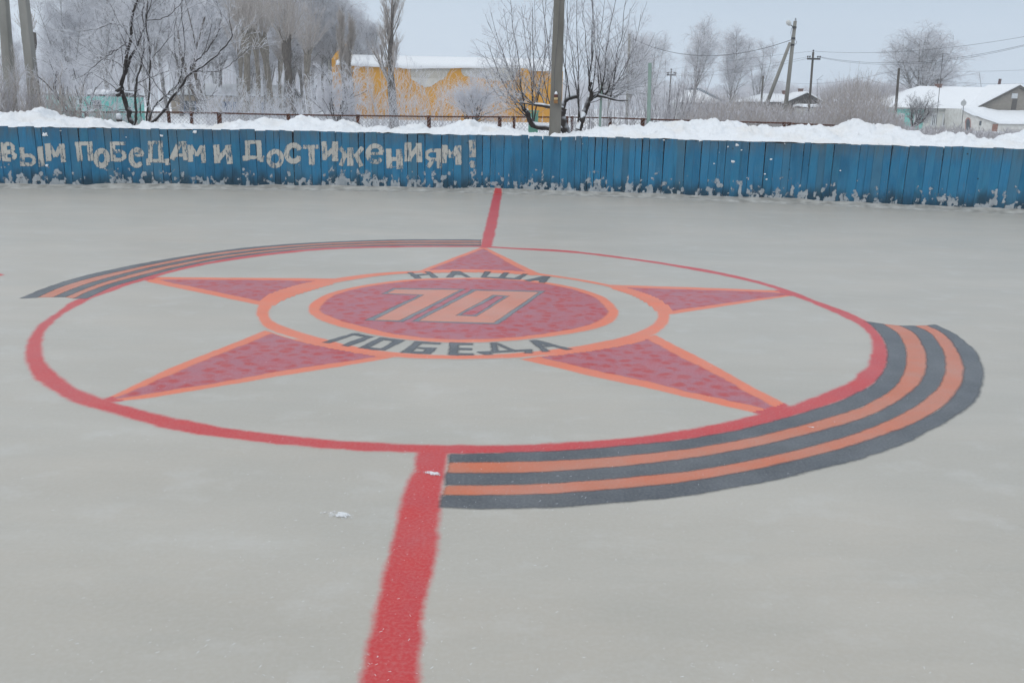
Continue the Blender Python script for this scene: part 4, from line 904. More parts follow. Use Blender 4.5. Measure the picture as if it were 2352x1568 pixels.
plant('willow_tree', o0, 'crooked dark twin-trunked tree behind the rusty mesh fence, right of the fruit tree', 'tree', None, [('trunk', tk.mesh('trunk'), BARK_P), ('crown', cr_.mesh('crown'), [TWIG_M, TWIG_F])])

# --- the dark fruit tree behind the boards, stems laid out from the survey
def laid_tree(name, label, Y0, o_px, stems, whips, mats, fr_map, dens=1., tw=.55, seed=3):
    g = np.random.default_rng(seed); tk, cr_ = Twigs(), Twigs(); o0 = stand(o_px, Y0, .45)
    for pl, ra, rb_, yoff in stems:
        a = np.array(pl, float); n = len(a); yy = Y0 + np.linspace(0, yoff, n)
        p = np.array([at(*fr_map(x, y), Yq) for (x, y), Yq in zip(a, yy)]) - o0
        p = curve3(p, 4) ; p[1:-1] += g.normal(size=p[1:-1].shape) * .008
        rad = np.linspace(ra, rb_, len(p)); rad = rad * (1 + .10 * np.sin(np.arange(len(p)) * 1.9 + ra * 90)); rad = rad * .86; tk.add(p, rad, 8 if ra > .03 else 5)
        ln = np.linalg.norm(np.diff(p, axis=0), axis=1).sum(); nb = max(3, int(ln * 4.2 * dens))
        B, Rb = sprout(p, rad, nb, .18, 1., .85, 44, 7, .13, .30, .035, .42, .006, .25, g); cr_.add(B, Rb, 4, 0)
        B2, R2 = sprout(B, Rb, 4, .15, 1., .42, 42, 5, .15, .15, .02, .6, .0042, .3, g); cr_.add(B2, R2, 3, 1)
        B3, R3 = sprout(B2, R2, 3, .15, 1., .15, 48, 3, .2, .1, .0, .7, .0036, .3, g); cr_.add(B3, R3, 3, 1)
    return o0, tk, cr_, g
m7 = lambda x, y: (229.7 + x * .19045, y * .19045)
stemsA = [([(375, 1500), (345, 1350), (290, 1200), (262, 1060), (290, 900), (330, 650), (370, 450), (382, 250), (410, 110), (450, 0), (480, -160), (520, -330)], .066, .016, -.2),
 ([(300, 900), (350, 740), (420, 600), (490, 430), (550, 300), (562, 130), (575, 0), (600, -250)], .042, .012, .3),
 ([(408, 1510), (440, 1350), (425, 1150), (450, 950), (500, 770), (525, 550), (530, 350), (510, 180), (530, 0), (500, -200)], .036, .008, .3),
 ([(505, 1510), (478, 1250), (455, 1100), (460, 980)], .018, .010, .5), ([(550, 1510), (578, 1250), (600, 900), (600, 640), (570, 420), (560, 220), (610, 60), (640, -150)], .028, .008, -.4),
 ([(590, 1520), (740, 1372), (850, 1210), (1000, 1010), (1090, 890), (1240, 800), (1450, 620), (1570, 480), (1592, 400), (1560, 230)], .046, .007, -.3),
 ([(1090, 890), (1110, 780), (1250, 650), (1400, 440), (1462, 240), (1450, 120), (1390, 20)], .024, .006, .3), ([(1090, 890), (1200, 868), (1440, 856), (1600, 760), (1750, 620), (1830, 560)], .018, .006, -.4),
 ([(575, 1490), (620, 1350), (690, 1240), (850, 1100), (950, 990), (1010, 720), (1022, 500), (985, 200), (990, -20)], .030, .006, .5), ([(1250, 650), (1340, 350), (1335, 150)], .012, .005, .2), ([(850, 1100), (960, 1000), (900, 600), (900, 300), (950, 100)], .016, .006, .7),
 ([(460, 1000), (640, 920), (830, 860)], .013, .006, -.6), ([(470, 1010), (640, 1150), (760, 1310)], .015, .012, -.3), ([(850, 1210), (700, 1060), (560, 860), (420, 560), (240, 300)], .014, .005, -.7),
 ([(325, 510), (230, 580), (90, 670), (-60, 790), (-230, 930), (-330, 960)], .020, .006, -.5), ([(300, 830), (200, 745), (60, 710), (-60, 650), (-150, 520)], .018, .005, .4), ([(335, 330), (240, 296), (100, 300), (-50, 350), (-200, 380)], .014, .005, -.3),
 ([(440, 700), (330, 640), (200, 600), (90, 640), (100, 480), (150, 220)], .010, .004, .5), ([(560, 250), (720, 230), (850, 170), (980, 40), (1020, -80)], .016, .006, -.4), ([(630, 700), (820, 480), (960, 300), (990, 50)], .012, .005, .6), ([(480, 1080), (300, 1090), (150, 960), (0, 860), (-120, 880)], .011, .005, .5), ([(370, 1300), (200, 1330), (50, 1280), (-150, 1260), (-330, 1170)], .012, .005, .2), ([(860, 1200), (1000, 1250), (1060, 1290)], .010, .005, 0), ([(1000, 1010), (1100, 1120), (1230, 1220), (1420, 1090)], .010, .005, -.5)]
o0, tk, cr_, g_ = laid_tree('x', '', 20.9, 320, stemsA, 0, 0, m7)
for q in ([(262, 1060), (215, 1085), (205, 1110)], [(250, 1130), (200, 1150)]):
    p = np.array([at(*m7(x, y), 20.75) for x, y in q]) - o0; tk.add(curve3(p), np.linspace(.05, .045, len(curve3(p))), 7)
plant('fruit_tree', o0, 'large dark multi-stemmed fruit tree with bare frosted branches behind the left boards', 'tree', None, [('trunk', tk.mesh('trunk'), BARK_D), ('crown', cr_.mesh('crown'), [TWIG_D, TWIG_F])])
mb = MB(); a = at(*m7(245, 1500), 20.6); b = at(*m7(225, 1400), 20.6); mb.tube([a, b], [.07, .062], 9); o = mb.build('cut_stump', BARK_D, None, True)
mb2 = MB(); mb2.lathe(at(*m7(224, 1402), 20.6), [(.05, 0), (.055, .03), (.035, .06), (.01, .07)], 8); q = mb2.build('snow_cap', SNOW, None, True); q.parent = o
tag(o, 'short sawn stump with a ball of snow on top, left foot of the fruit tree', 'stump')

# --- the big lopped tree behind the grey lamp column
m3 = lambda x, y: (1091 + x * .3113, y * .3113)
stemsB = [([(690, 1010), (660, 940), (640, 850), (655, 800)], .11, .08, 0), ([(665, 950), (560, 945), (440, 930), (405, 890), (385, 830), (370, 818)], .075, .05, -.4), ([(745, 1010), (775, 930), (800, 850), (830, 770), (850, 720), (915, 700)], .075, .055, .2),
 ([(850, 740), (860, 690), (845, 650), (858, 612)], .05, .035, -.2), ([(915, 705), (960, 715), (1050, 740), (1130, 740)], .045, .012, -.2), ([(640, 850), (655, 760), (690, 725), (750, 712)], .07, .05, .2), ([(650, 800), (560, 790), (500, 780), (430, 772)], .055, .03, -.2)]
g_ = np.random.default_rng(31); o0 = stand(1306, 21.6, .45); tk, cr_ = Twigs(), Twigs()
base_pts = []
for pl, ra, rb_, yo in stemsB:
    p = np.array([at(*m3(x, y), 21.6 + yo * k / (len(pl) - 1)) for k, (x, y) in enumerate(pl)]) - o0; p = curve3(p, 4); tk.add(p, np.linspace(ra, rb_, len(p)) * (1 + .12 * np.sin(np.arange(len(p)) * 2.2)), 9); base_pts.append(p)
whips = []
tips = [(85, 180), (90, 285), (130, 100), (205, 130), (240, 25), (235, 110), (345, 35), (405, -60), (470, -90), (540, -40), (600, -160), (690, -160), (760, -120), (830, -180), (890, -60), (975, -130), (1045, -60), (1095, 5), (1100, 90), (1200, 95), (1270, 130), (1322, 210), (1300, 560), (1260, 500), (1180, 330), (1160, 620), (1280, 700), (1240, 400), (130, 420), (150, 560), (90, 640), (160, 730), (240, 700), (330, 560), (700, -60), (640, 0), (930, 60), (1010, 200), (780, 0), (450, 60), (360, 150), (570, 100), (200, 330), (880, 200), (1060, 420), (1330, 330), (60, 380), (740, 250)]
for i, (tx, ty) in enumerate(tips):
    if tx < 330: st_ = [(372, 822), (400, 880), (440, 775), (480, 780)][i % 4]
    elif tx < 640: st_ = [(440, 775), (520, 785), (560, 790), (640, 800), (430, 925)][i % 5]
    elif tx < 860: st_ = [(700, 720), (660, 760), (760, 900), (845, 655), (780, 900)][i % 5]
    else: st_ = [(860, 690), (920, 702), (1000, 728), (840, 760), (950, 712)][i % 5]
    yo = g_.uniform(-.7, .9); n = 9; t = np.linspace(0, 1, n); sx_, sy_ = st_
    bul = g_.uniform(.45, .75)                                   # sweep out first, then up
    cx_, cy_ = sx_ + (tx - sx_) * bul, sy_ + (ty - sy_) * (.30 if abs(tx - sx_) > 150 else .5)
    X_ = (1 - t) ** 2 * sx_ + 2 * t * (1 - t) * cx_ + t * t * tx; Y_ = (1 - t) ** 2 * sy_ + 2 * t * (1 - t) * cy_ + t * t * ty
    p = np.array([at(*m3(a, b), 21.6 + yo * k / (n - 1)) for k, (a, b) in enumerate(zip(X_, Y_))]) - o0; p[1:] += np.cumsum(g_.normal(size=p[1:].shape) * .022, 0)
    p = curve3(p, 2); whips.append((p, np.linspace(.015, .004, len(p)) * g_.uniform(.6, 1.3)))
for p, rad in whips:
    tk.add(p[:6], rad[:6], 6); cr_.add(p[5:], rad[5:], 5, 0)
    B, Rb = sprout(p, rad, 10, .10, .98, .85, 42, 6, .13, .10, .02, .5, .0045, .45, g_); cr_.add(B, Rb, 4, 0)
    B2, R2 = sprout(B, Rb, 4, .15, 1., .26, 42, 4, .12, .1, .02, .6, .0038, .3, g_); cr_.add(B2, R2, 3, 1)
    B3, R3 = sprout(B2, R2, 3, .2, 1., .09, 48, 3, .15, .1, 0, .7, .0036, .3, g_); cr_.add(B3, R3, 3, 1)
et = plant('lopped_tree', o0, 'big lopped tree with snow-laden limbs and a fan of shoots behind the grey column', 'tree', None, [('trunk', tk.mesh('trunk'), BARK_D), ('crown', cr_.mesh('crown'), [TWIG_D, TWIG_F])])
def snow_on(p, rad, g=g_):
    sn = Twigs(); q = p.copy(); q[:, 2] += rad * .78; sn.add(q, rad * .72 * (1 + .25 * np.sin(np.arange(len(p)) * 1.3 + 1)), 7); link('branch_snow', sn.mesh('branch_snow'), et, SNOW)
snow_on(base_pts[1][2:-2], np.linspace(.07, .045, len(base_pts[1]) - 4)); snow_on(base_pts[5][8:-1], np.full(len(base_pts[5]) - 9, .05)); snow_on(base_pts[6][3:-1], np.full(len(base_pts[6]) - 4, .035)); snow_on(base_pts[2][2:9], np.full(7, .085)); snow_on(base_pts[2][14:-1], np.full(len(base_pts[2]) - 15, .05))


# --- shrubs behind the boards and along the mesh fence
for i, (px, Y_, H, sp_, n, lb) in enumerate([(8, 22.6, 2.5, .5, 34, 'thicket of brown frosted stems in the left corner below the concrete column'), (62, 22.9, 2.2, .55, 34, 'brown frosted shrub between the concrete columns and the dark topped trunk'), (118, 22.4, 2.0, .6, 30, 'brown frosted shrub right of the dark topped trunk'), (-40, 22.4, 2.6, .5, 30, 'brown frosted shrub half cut off by the left edge'), (172, 23.3, 1.7, .5, 24, 'thin brown weeds before the teal building'), (232, 23.6, 1.6, .5, 26, 'thin brown weeds left of the fruit tree'), (292, 23.2, 1.35, .5, 22, 'low brown weeds at the foot of the fruit tree')]):
    put('shrub', px, Y_, bush(400 + i, H, sp_, n, [TWIG_B, TWIG_M if i % 2 else TWIG_B], .009, (9, 4), 22, .05, .55), lb, 'shrub', 'brown shrubs at the left')
put('shrub', 195, 27, bush(411, 3.4, 1.0, 26, [TWIG_M, TWIG_F], .012, (9, 5), 34, .1, .6), 'tall white-rimed shrub before the teal building', 'shrub')
put('shrub', 130, 29, bush(412, 3.6, .9, 26, [TWIG_M, TWIG_F], .012, (9, 5), 34, .1, .6), 'tall rimed shrub behind the dark topped trunk', 'shrub')
put('crooked_tree', 208, 24.5, small_tree(413, 2.9, .42, .045, [BARK_D, TWIG_F], .35, 5, .9, (-.2, 0)), 'small dark crooked tree leaning left before the teal building', 'tree')
put('frosted_tree', 772, 27.0, small_tree(420, 2.9, .40, .055, [BARK_D, TWIG_F], .30, 7, 1.1, (0, 0), .2, .02), 'small dark-trunked frosted tree behind the mesh fence, left of the yellow hall', 'tree')
put('frosted_tree', 1078, 31, small_tree(421, 4.2, .34, .075, [BARK_D, TWIG_F], .14, 7, 1.2, (0, 0), .45, .05), 'frosted tree with two forked dark limbs before the middle of the yellow hall', 'tree')
for i, (px, Y_, H, sp_, n, tw, lb) in enumerate([(528, 32, 2.9, .9, 26, TWIG_W, 'white-rimed bush left of the small dark-trunked tree'), (590, 36, 2.4, .9, 22, TWIG_W, 'rimed bush beneath the second lopped poplar'), (690, 34, 2.4, .9, 24, TWIG_W, 'rimed bush beneath the darkest lopped poplar'), (862, 29, 3.3, .55,18, TWIG_W, 'rimed upright bush before the left end of the yellow hall'),
    (912, 30, 3.0, .6,18, TWIG_W, 'rimed bush at the foot of the tall lone poplar'), (968, 33, 3.2, .7,22, TWIG_F, 'rimed bush left of the first bare brick patch'), (1018, 34, 2.6, .7,20, TWIG_F, 'rimed bush below the first bare brick patch'), (1150, 33, 2.0, .7,18, TWIG_F, 'low rimed bush under the second bare brick patch'),
    (645, 31, 2.1, .9, 20, TWIG_W, 'low rimed bush behind the mesh fence below the lopped poplars'), (735, 36, 2.3, .8, 20, TWIG_W, 'rimed bush left of the grey notched post'), (485, 40, 2.6, .8, 20, TWIG_F, 'rimed bush beside the crooked twin trunks'), (820, 31, 2.4, .7, 20, TWIG_F, 'rimed bush below the dark broom poplars')]):
    put('bush', px, Y_, bush(430 + i, H, sp_, n, [TWIG_M, tw], .011, (8, 5) if px < 850 else (7, 3), 36, .10, .5), lb, 'bush', 'rimed bushes behind the mesh fence')
for i, (px, Y_, H, sp_, n, lb) in enumerate([(1400, 27, 1.7, .7, 26, 'low dark bush behind the mesh fence left of the thick green post'), (1345, 25, 1.5, .8, 22, 'low dark bush behind the thin green post'), (1535, 33, 3.1, .5, 26, 'dark frosted bush right of the thick green post'), (1510, 30, 2.6, .5, 22, 'dark frosted bush behind the thick green post'), (1462, 31, 2.0, .7, 24, 'dark bush between the green posts'), (1590, 38, 2.4, .6, 26, 'dark mauve bush before the grey-roofed house'), (1640, 42, 2.2, .6, 24, 'dark mauve bush right of the grey-roofed house')]):
    put('bush', px, Y_, bush(450 + i, H, sp_, n, [TWIG_D, TWIG_M], .011, (9, 5), 30, .08, .5), lb, 'bush', 'dark bushes behind the mesh fence')
put('dark_tree', 2090, 62, small_tree(460, 3.6, .42, .12, [BARK_D, TWIG_D], .24, 8, 1.0, (.1, 0), .25, .03), 'dark low-forked bare tree before the teal end of the right-hand house', 'tree')
for i, (px, py, lb) in enumerate([(1968, 146, 'bare sapling with whippy shoots above the brown thicket'), (2253, 186, 'small hazy bare tree on the skyline above the snowy roof'), (1750, 232, 'dark thin sapling rising from the reeds before the snowy roof')]):
    Y_ = [80, 130, 34][i]; put('sapling', px, Y_, bush(470 + i, top_h(px, py, Y_) + .1, .25, 9, [TWIG_D, TWIG_D], .02, (4, 3), 22, .05, .2), lb, 'tree')

# --- uncountable growth: reeds, thicket and the far wood
def stalks(name, label, px0_, px1_, Y0, Y1, n, hfun, mats, seed, r0=.0045, heads=True, br=3, lean=.16, cat='reeds'):
    g = np.random.default_rng(seed); px = g.uniform(px0_, px1_, n); Yd = Y0 + (Y1 - Y0) * g.random(n) ** .9; k = 5
    x = (px - W2) / (F * cp + 500 * sp) * Yd; zb = ground_z(x, Yd) - .04; h = hfun(px, g) * g.uniform(.55, 1.1, n) * (.72 + .5 * vn(x * 1.1, Yd * .5, seed)); a = g.normal(0, lean, n); b = g.normal(0, lean, n); t = np.linspace(0, 1, k)
    P = np.stack([x[:, None] + a[:, None] * h[:, None] * t ** 1.6, Yd[:, None] + b[:, None] * h[:, None] * t ** 1.6, zb[:, None] + h[:, None] * t], -1)
    Rd = r0 * (Yd / 27)[:, None] ** .5 * g.uniform(.7, 1.4, n)[:, None] * np.linspace(1, .45, k)[None]; tw = Twigs(); tw.add(P, Rd, 3, 0)
    if br:
        B, Rb = sprout(P, Rd, br, .35, 1., .22, 30, 3, .1, .3, .05, .8, r0 * .75, .2, g); tw.add(B, Rb, 3, 1)
    if heads:
        k2 = g.random(n) < .35; e_ = P[k2, -1]; q = np.stack([e_, e_ + np.array([0, 0, .05]) + g.normal(0, .02, e_.shape), e_ + np.array([0, 0, .12]) + g.normal(0, .04, e_.shape)], 1)
        tw.add(q, np.stack([np.full(len(e_), r0 * .8), np.full(len(e_), r0 * 3), np.full(len(e_), r0)], 1), 3, 1)
    return tag(link(name, tw.mesh(name), None, mats), label, cat, kind='stuff')
hA = lambda px, g: np.interp(px, [1530, 1640, 1700, 1760, 1850, 1900, 1960, 2030, 2070, 2352], [1.25, 1.4, 1.3, 1.4, 1.2, 1.55, 1.7, 1.2, .85, .72])
stalks('reed_bed', 'bed of pale frosted reeds and dry stalks behind the right-hand snow bank', 1560, 2420, 27, 36, 9000, hA, [REED, TWIG_M], 81)
hB = lambda px, g: np.interp(px, [1540, 1700, 1850, 1890, 1950, 2010, 2060, 2352], [1.9, 1.8, 1.4, 2.5, 2.8, 2.3, .9, .5])
stalks('brown_thicket', 'brown frosted thicket between the reeds and the dark gabled house', 1560, 2060, 38, 58, 6500, hB, [TWIG_B, TWIG_M], 82, .007, False, 4)
stalks('dry_weeds', 'dry reddish weeds with frosted seed heads before the right-hand house', 2040, 2440, 24, 34, 3000, lambda px, g: np.full(len(px), .74), [TWIG_B, TWIG_M], 83, .0045)
stalks('dry_weeds', 'sparse dry weeds poking from the snow along the mesh fence', 180, 1330, 24.5, 30, 900, lambda px, g: np.full(len(px), .7), [TWIG_B, TWIG_F], 84, .004)
def far_wood(name, label, pts, Y0, Y1, n, seed, mats):
    g = np.random.default_rng(seed); pts = np.array(pts, float); px = g.uniform(pts[0, 0], pts[-1, 0], n); Yd = g.uniform(Y0, Y1, n); py = np.interp(px, pts[:, 0], pts[:, 1])
    x = (px - W2) / (F * cp + 500 * sp) * Yd; z1 = at(px, py + g.uniform(-3, 9, n), Yd)[:, 2]; zb = ground_z(x, Yd); h = np.maximum(z1 - zb, 1.); k = 5; t = np.linspace(0, 1, k)
    a = g.normal(0, .05, n); P = np.stack([x[:, None] + a[:, None] * h[:, None] * t, Yd[:, None] + 0 * t, zb[:, None] + h[:, None] * t], -1); Rd = .05 * np.linspace(1, .25, k)[None] * g.uniform(.6, 1.3, n)[:, None]
    tw = Twigs(); tw.add(P, Rd, 3, 0); B, Rb = sprout(P, Rd, 9, .2, .98, 2.2, 32, 4, .1, .3, .02, .6, .018, .5, g); tw.add(B, Rb, 3, 1)
    B2, R2 = sprout(B, Rb, 5, .2, 1., .8, 36, 3, .15, .1, 0, .8, .014, .3, g); tw.add(B2, R2, 3, 1)
    return tag(link(name, tw.mesh(name), None, mats), label, 'wood', kind='stuff')
far_wood('far_wood', 'hazy bare wood along the skyline on the right', [(1640, 215), (1690, 212), (1730, 205), (1755, 190), (1790, 205), (1815, 215), (1850, 214), (1880, 200), (1930, 192), (1990, 196), (2040, 206), (2120, 214), (2200, 236)], 135, 165, 1100, 91, [TWIG_M, TWIG_F])
far_wood('far_thicket', 'darker bare thicket behind the reeds, left of the right-hand house', [(1880, 222), (1920, 212), (1960, 210), (2010, 216), (2060, 226)], 100, 116, 420, 92, [TWIG_D, TWIG_M])
far_wood('far_wood', 'hazy bare wood at the skyline behind the left-hand birches', [(-80, 150), (60, 140), (200, 120), (400, 110), (700, 100), (790, 140), (860, 190)], 140, 170, 800, 93, [TWIG_M, TWIG_F])
far_wood('far_wood', 'low hazy wood at the skyline behind the lopped tree and green posts', [(1260, 196), (1380, 190), (1500, 200), (1640, 216)], 150, 175, 500, 94, [TWIG_M, TWIG_F])
#=============== PART 4
# ------------------------------------------------------------------ rusty mesh fence behind the snow bank
YF = 26.0
rail = [(-60, 252), (20, 254), (110, 257), (200, 258), (384, 258), (503, 260), (574, 262), (662, 264), (822, 266), (985, 268), (1148, 269), (1303, 269.5), (1402, 271), (1477, 274), (1679, 280), (1803, 283), (1910, 288), (1990, 293), (2090, 302)]
RP = np.array([at(x, y, YF) for x, y in rail]); railz = lambda x: np.interp(x, RP[:, 0], RP[:, 2])
MF = empty('mesh_fence', (0, YF, GZ), 'rusty pipe fence with frosted chain-link mesh behind the snow bank', 'fence')
mb = MB(); mb.tube(list(RP), .021, 7); mb.build('top_rail', RUST, MF, True)
for px, w_, in [(110, .04), (198, .045), (343, .035), (387, .045), (439, .045), (503, .062), (662, .055), (822, .055), (985, .058), (1148, .06), (1181, .045), (1303, .04), (1315, .045), (1402, .05), (1477, .06), (1640, .05), (1803, .045), (1815, .05), (1960, .05)]:
    x = float(at(px, 270, YF)[0]); mb = MB(); w_ *= 1.05; zt = float(railz(x)) + .03
    mb.box(x - w_ * .85, x + w_ * .85, YF - w_ * .6 + .03, YF + w_ * .6 + .03, GZ - .3, zt); mb.build('post', RUST, MF)
tw = Twigs(); p_ = .105; x0, x1, zb_ = RP[0, 0], RP[-1, 0], GZ - .1
for sgn in (1, -1):
    for x in np.arange(x0 - 1.6, x1 + 1.6, p_):
        # one wire of the lattice, clipped at the rail
        z = np.array([zb_, zb_ + .55, 1.6]); xx = x + sgn * (z - zb_)
        zt = float(railz(np.clip(x + sgn * .9, x0, x1))); z = np.array([zb_, (zb_ + zt) / 2, zt]); xx = x + sgn * (z - zb_)
        if xx.min() < x0 or xx.max() > x1: continue
        tw.add(np.stack([xx, np.full(3, YF - .02 * sgn), z], 1), np.full(3, .0042), 3)
world_child(link('chain_link', tw.mesh('chain_link'), None, WIRE), MF)
# short cross bar fence piece further back
# ------------------------------------------------------------------ poles and posts
def pole(name, label, px0_, py0_, px1_, py1_, Y_, r0, r1, mat, cat='pole', sides=8, group=None, zb=None, square=False):
    """from the point seen lowest (px1, py1) to the top (px0, py0), carried on down to the ground"""
    t_ = at(px0_, py0_, Y_); b_ = at(px1_, py1_, Y_); zb = float(ground_z(np.array(float(b_[0])), np.array(float(Y_)))) - .2 if zb is None else zb
    k = (zb - b_[2]) / (t_[2] - b_[2]); g0 = b_ + (t_ - b_) * k
    e_ = empty(name, g0, label, cat, group); mb = MB()
    if square:
        pts = []
        for c, r_ in ((g0, r0), (t_, r1)):
            pts += [(c[0] - r_, c[1] - r_, c[2]), (c[0] + r_, c[1] - r_, c[2]), (c[0] + r_, c[1] + r_, c[2]), (c[0] - r_, c[1] + r_, c[2])]
        mb.hexa(pts)
    else: mb.tube([g0, t_], [r0, r1], sides)
    o = mb.build('shaft', mat, e_, not square and sides > 6)
    if square:
        bv = o.modifiers.new('bevel', 'BEVEL'); bv.width = .02; bv.segments = 2
    return e_, g0, t_
LC, g0, t_ = pole('lamp_column', 'thick grey concrete column standing just behind the blue boards, left of the lopped tree', 1286.5, -60, 1274.5, 300, 19.15, .125, .105, CONC, 'column', square=True)
mb = MB(); wpts = [at(1290 - 0, -60, 19.02), at(1284, 40, 19.015), at(1281, 90, 19.01), at(1277, 128, 19.01), at(1274, 160, 19.0), at(1273, 200, 18.99), at(1274.5, 225, 18.985)]
mb.tube([Vector(p) + Vector((0, -.02, 0)) for p in wpts], .004, 5); mb.build('cable', CABLE, LC)
# amber fitting on the column
c = at(1276.3, 232, 19.0); yf = 18.93; k = mpp(19)
BT = empty('hanging_feeder', (c[0], yf, c[2]), 'little amber-brown fitting with cream band and snow on top, fixed to the grey column', 'feeder')
w_ = 4.6 * k
def bx_(nm, y0, y1, ww, dd, m): 
    mb = MB(); z1, z0 = at(1276.3, y0, 19.)[2], at(1276.3, y1, 19.)[2]; mb.box(c[0] - ww, c[0] + ww, yf - dd, yf + .06, z0, z1); o = mb.build(nm, m, BT); b = o.modifiers.new('bevel', 'BEVEL'); b.width = .008; b.segments = 2
bx_('neck', 217.5, 224.2, w_ * .95, .05, AMBER); bx_('label_band', 224.5, 229.3, w_ * .88, .052, CREAM); bx_('base', 229.6, 238, w_ * .95, .048, simple('ochre_amber', (.16, .07, .02), (.30, .16, .06), .4, 30))
mb = MB(); mb.lathe((c[0], yf, at(0 + 1276.3, 217.8, 19.)[2]), [(w_ * .7, 0), (w_ * .72, .02), (w_ * .5, .05), (w_ * .15, .066)], 10); mb.build('snow_cap', SNOW, BT, True)
mb = MB(); zz = at(1276.3, 228, 19.)[2]; mb.box(c[0] - .012, c[0] + .012, yf + .05, 19.12, zz - .02, zz + .02); mb.build('bracket', METALD, BT)
for px0_, py0_, px1_, py1_, lb, Y_ in [(5, -40, 20, 160, 'leaning grey concrete column cut off by the left edge', 25.0), (52, -20, 72, 160, 'leaning grey concrete column, right one of the two at the left', 24.4)]:
    pole('concrete_column', lb, px0_, py0_, px1_, py1_, Y_, .125, .105, CONC_L, 'column', square=True, group='concrete columns at the left')
pole('green_post', 'thick pale green metal post standing in the snow bank', 1493, 145, 1489.5, 285, 20.6, .046, .040, GREENP, 'post', 10)
pole('green_post', 'thin pale green metal post right of the lopped tree', 1382, 196, 1378, 285, 21.6, .034, .028, GREENP, 'post', 8)
mb = MB(); a = at(1212.5, 315, 22.6); b = at(1237, 258, 22.6); cx_ = float(a[0])
GB = empty('green_box', (cx_, 22.6, .5), 'faded green boarded box standing behind the boards left of the column', 'box')
n_ = 5; wd = float(b[0] - a[0]) / n_
for i in range(n_):
    mb.box(cx_ + i * wd + .004, cx_ + (i + 1) * wd - .004, 22.6, 22.62, .35, float(b[2]) - .02 * (i % 2))
mb.build('panel', GREEND, GB); mb = MB(); mb.box(cx_ + .02, float(b[0]) - .02, 22.625, 22.95, .35, float(b[2]) - .04); mb.build('body', GREEND, GB)
mb = MB(); mb.box(cx_ - .02, float(b[0]) + .02, 22.57, 22.98, float(b[2]) + .003, float(b[2]) + .04); mb.build('lid', GREEND, GB)

def insul(e_, p, s=.06):
    mb = MB(); mb.lathe((p[0], p[1], p[2]), [(s * .25, 0), (s * .3, s * .6), (s * .8, s * .8), (s * .8, s * 1.5), (s * .4, s * 1.9), (s * .15, s * 2)], 8); mb.build('insulator', METALD, e_, True)
# leaning double column with a lamp
UP, g0, tt = pole('utility_pole', 'tall pale concrete pole with a slanting brace and a street lamp above the reeds', 1826.5, 49, 1806, 232, 50, .125, .088, CONC_L, 'utility pole', 10)
s0 = at(1815, 98, 49.9); s1 = at(1764, 232, 49.9); s2 = s1 + (s1 - s0) * .17; mb = MB(); mb.tube([s2, s0], [.11, .085], 9); mb.build('brace', CONC_L, UP, True)
for py in (66, 91, 106):
    u = (py - 49) / (232 - 49); px = 1826.5 + (1806 - 1826.5) * u; p = at(px, py, 50); mb = MB(); mb.lathe((p[0], p[1], p[2]), [(.112, 0), (.115, .03), (.115, .07), (.112, .1)], 10); mb.build('clamp', METALD, UP)
mb = MB(); mb.tube([at(1822, 63, 50), at(1818, 59, 49.8), at(1815.5, 58, 49.6)], .025, 6); mb.build('lamp_arm', METALD, UP)
mb = MB(); a_, b_ = at(1816, 58.5, 49.6), at(1808, 49, 49.4); dd = np.array(b_) - np.array(a_)
mb.tube([a_ + dd * t for t in (0, .15, .4, .7, .9, 1.)], [.03, .08, .115, .125, .09, .02], 12); mb.build('lamp_head', simple('milky_lamp_glass', (.50, .50, .47), (.62, .62, .60), .4, 5), UP, True)
mb = MB(); mb.tube([at(1826, 49, 50), at(1827, 42, 50)], .018, 5); mb.tube([at(1828.5, 50, 50), at(1828.8, 43, 50)], .012, 5); mb.build('top_rods', METALD, UP)
mb = MB(); mb.tube([at(1819, 64, 49.9), at(1816.5, 75, 49.8), at(1817.5, 86, 49.85), at(1822, 90, 49.85)], .010, 5); mb.tube([at(1826, 90, 49.85), at(1830, 97, 49.8), at(1828, 103, 49.8), at(1825, 99, 49.85)], .012, 5); mb.build('loose_wires', CABLE, UP)
def crosspole(label, top, bot, Y_, r0, bar_y, bx0, bx1, mat, ins=True):
    e_, g0, t_ = pole('utility_pole', label, *top, *bot, Y_, r0, r0 * .8, mat, 'utility pole', 8)
    mb = MB(); a, b = at(bx0, bar_y, Y_), at(bx1, bar_y, Y_); h = .035 * Y_ / 60 + .02
    mb.box(float(a[0]), float(b[0]), Y_ - r0 - .06, Y_ - r0 + .01, float(a[2]) - h, float(a[2]) + h); mb.build('crossarm', METALD, e_)
    for q in (.04, .2, .8, .96): insul(e_, (float(a[0] + (b[0] - a[0]) * q), Y_ - r0 - .03, float(a[2]) + h), .07 * Y_ / 60)
    insul(e_, (float(t_[0]), Y_, float(t_[2])), .07 * Y_ / 60); return e_
crosspole('dark timber pole with crossarm and insulators, right of the braced pole', (1868, 120), (1858.5, 245), 62, .085, 135.6, 1852.5, 1883, POLEW)
crosspole('thin far pole with crossarm, left of the three frosted birches', (1541.8, 163), (1537, 232), 105, .10, 172.4, 1531, 1552, POLEW)
pole('utility_pole', 'plain grey concrete pole seen behind the branches of the lopped tree', 1446, 78, 1441.5, 215, 62, .10, .08, CONC_L, 'utility pole')
pole('utility_pole', 'plain dark timber pole at the left end of the right-hand house', 2065, 157, 2057, 255, 60, .095, .075, POLEW, 'utility pole')
pole('utility_pole', 'short dark pole left of the braced pole, over the snowy roof', 1753, 174.6, 1748.5, 237, 92, .10, .09, POLEW, 'utility pole')
pole('concrete_post', 'thin grey notched post among the rimed bushes left of the yellow hall', 755.5, 138.5, 757, 215, 70, .07, .06, CONC_L, 'post')
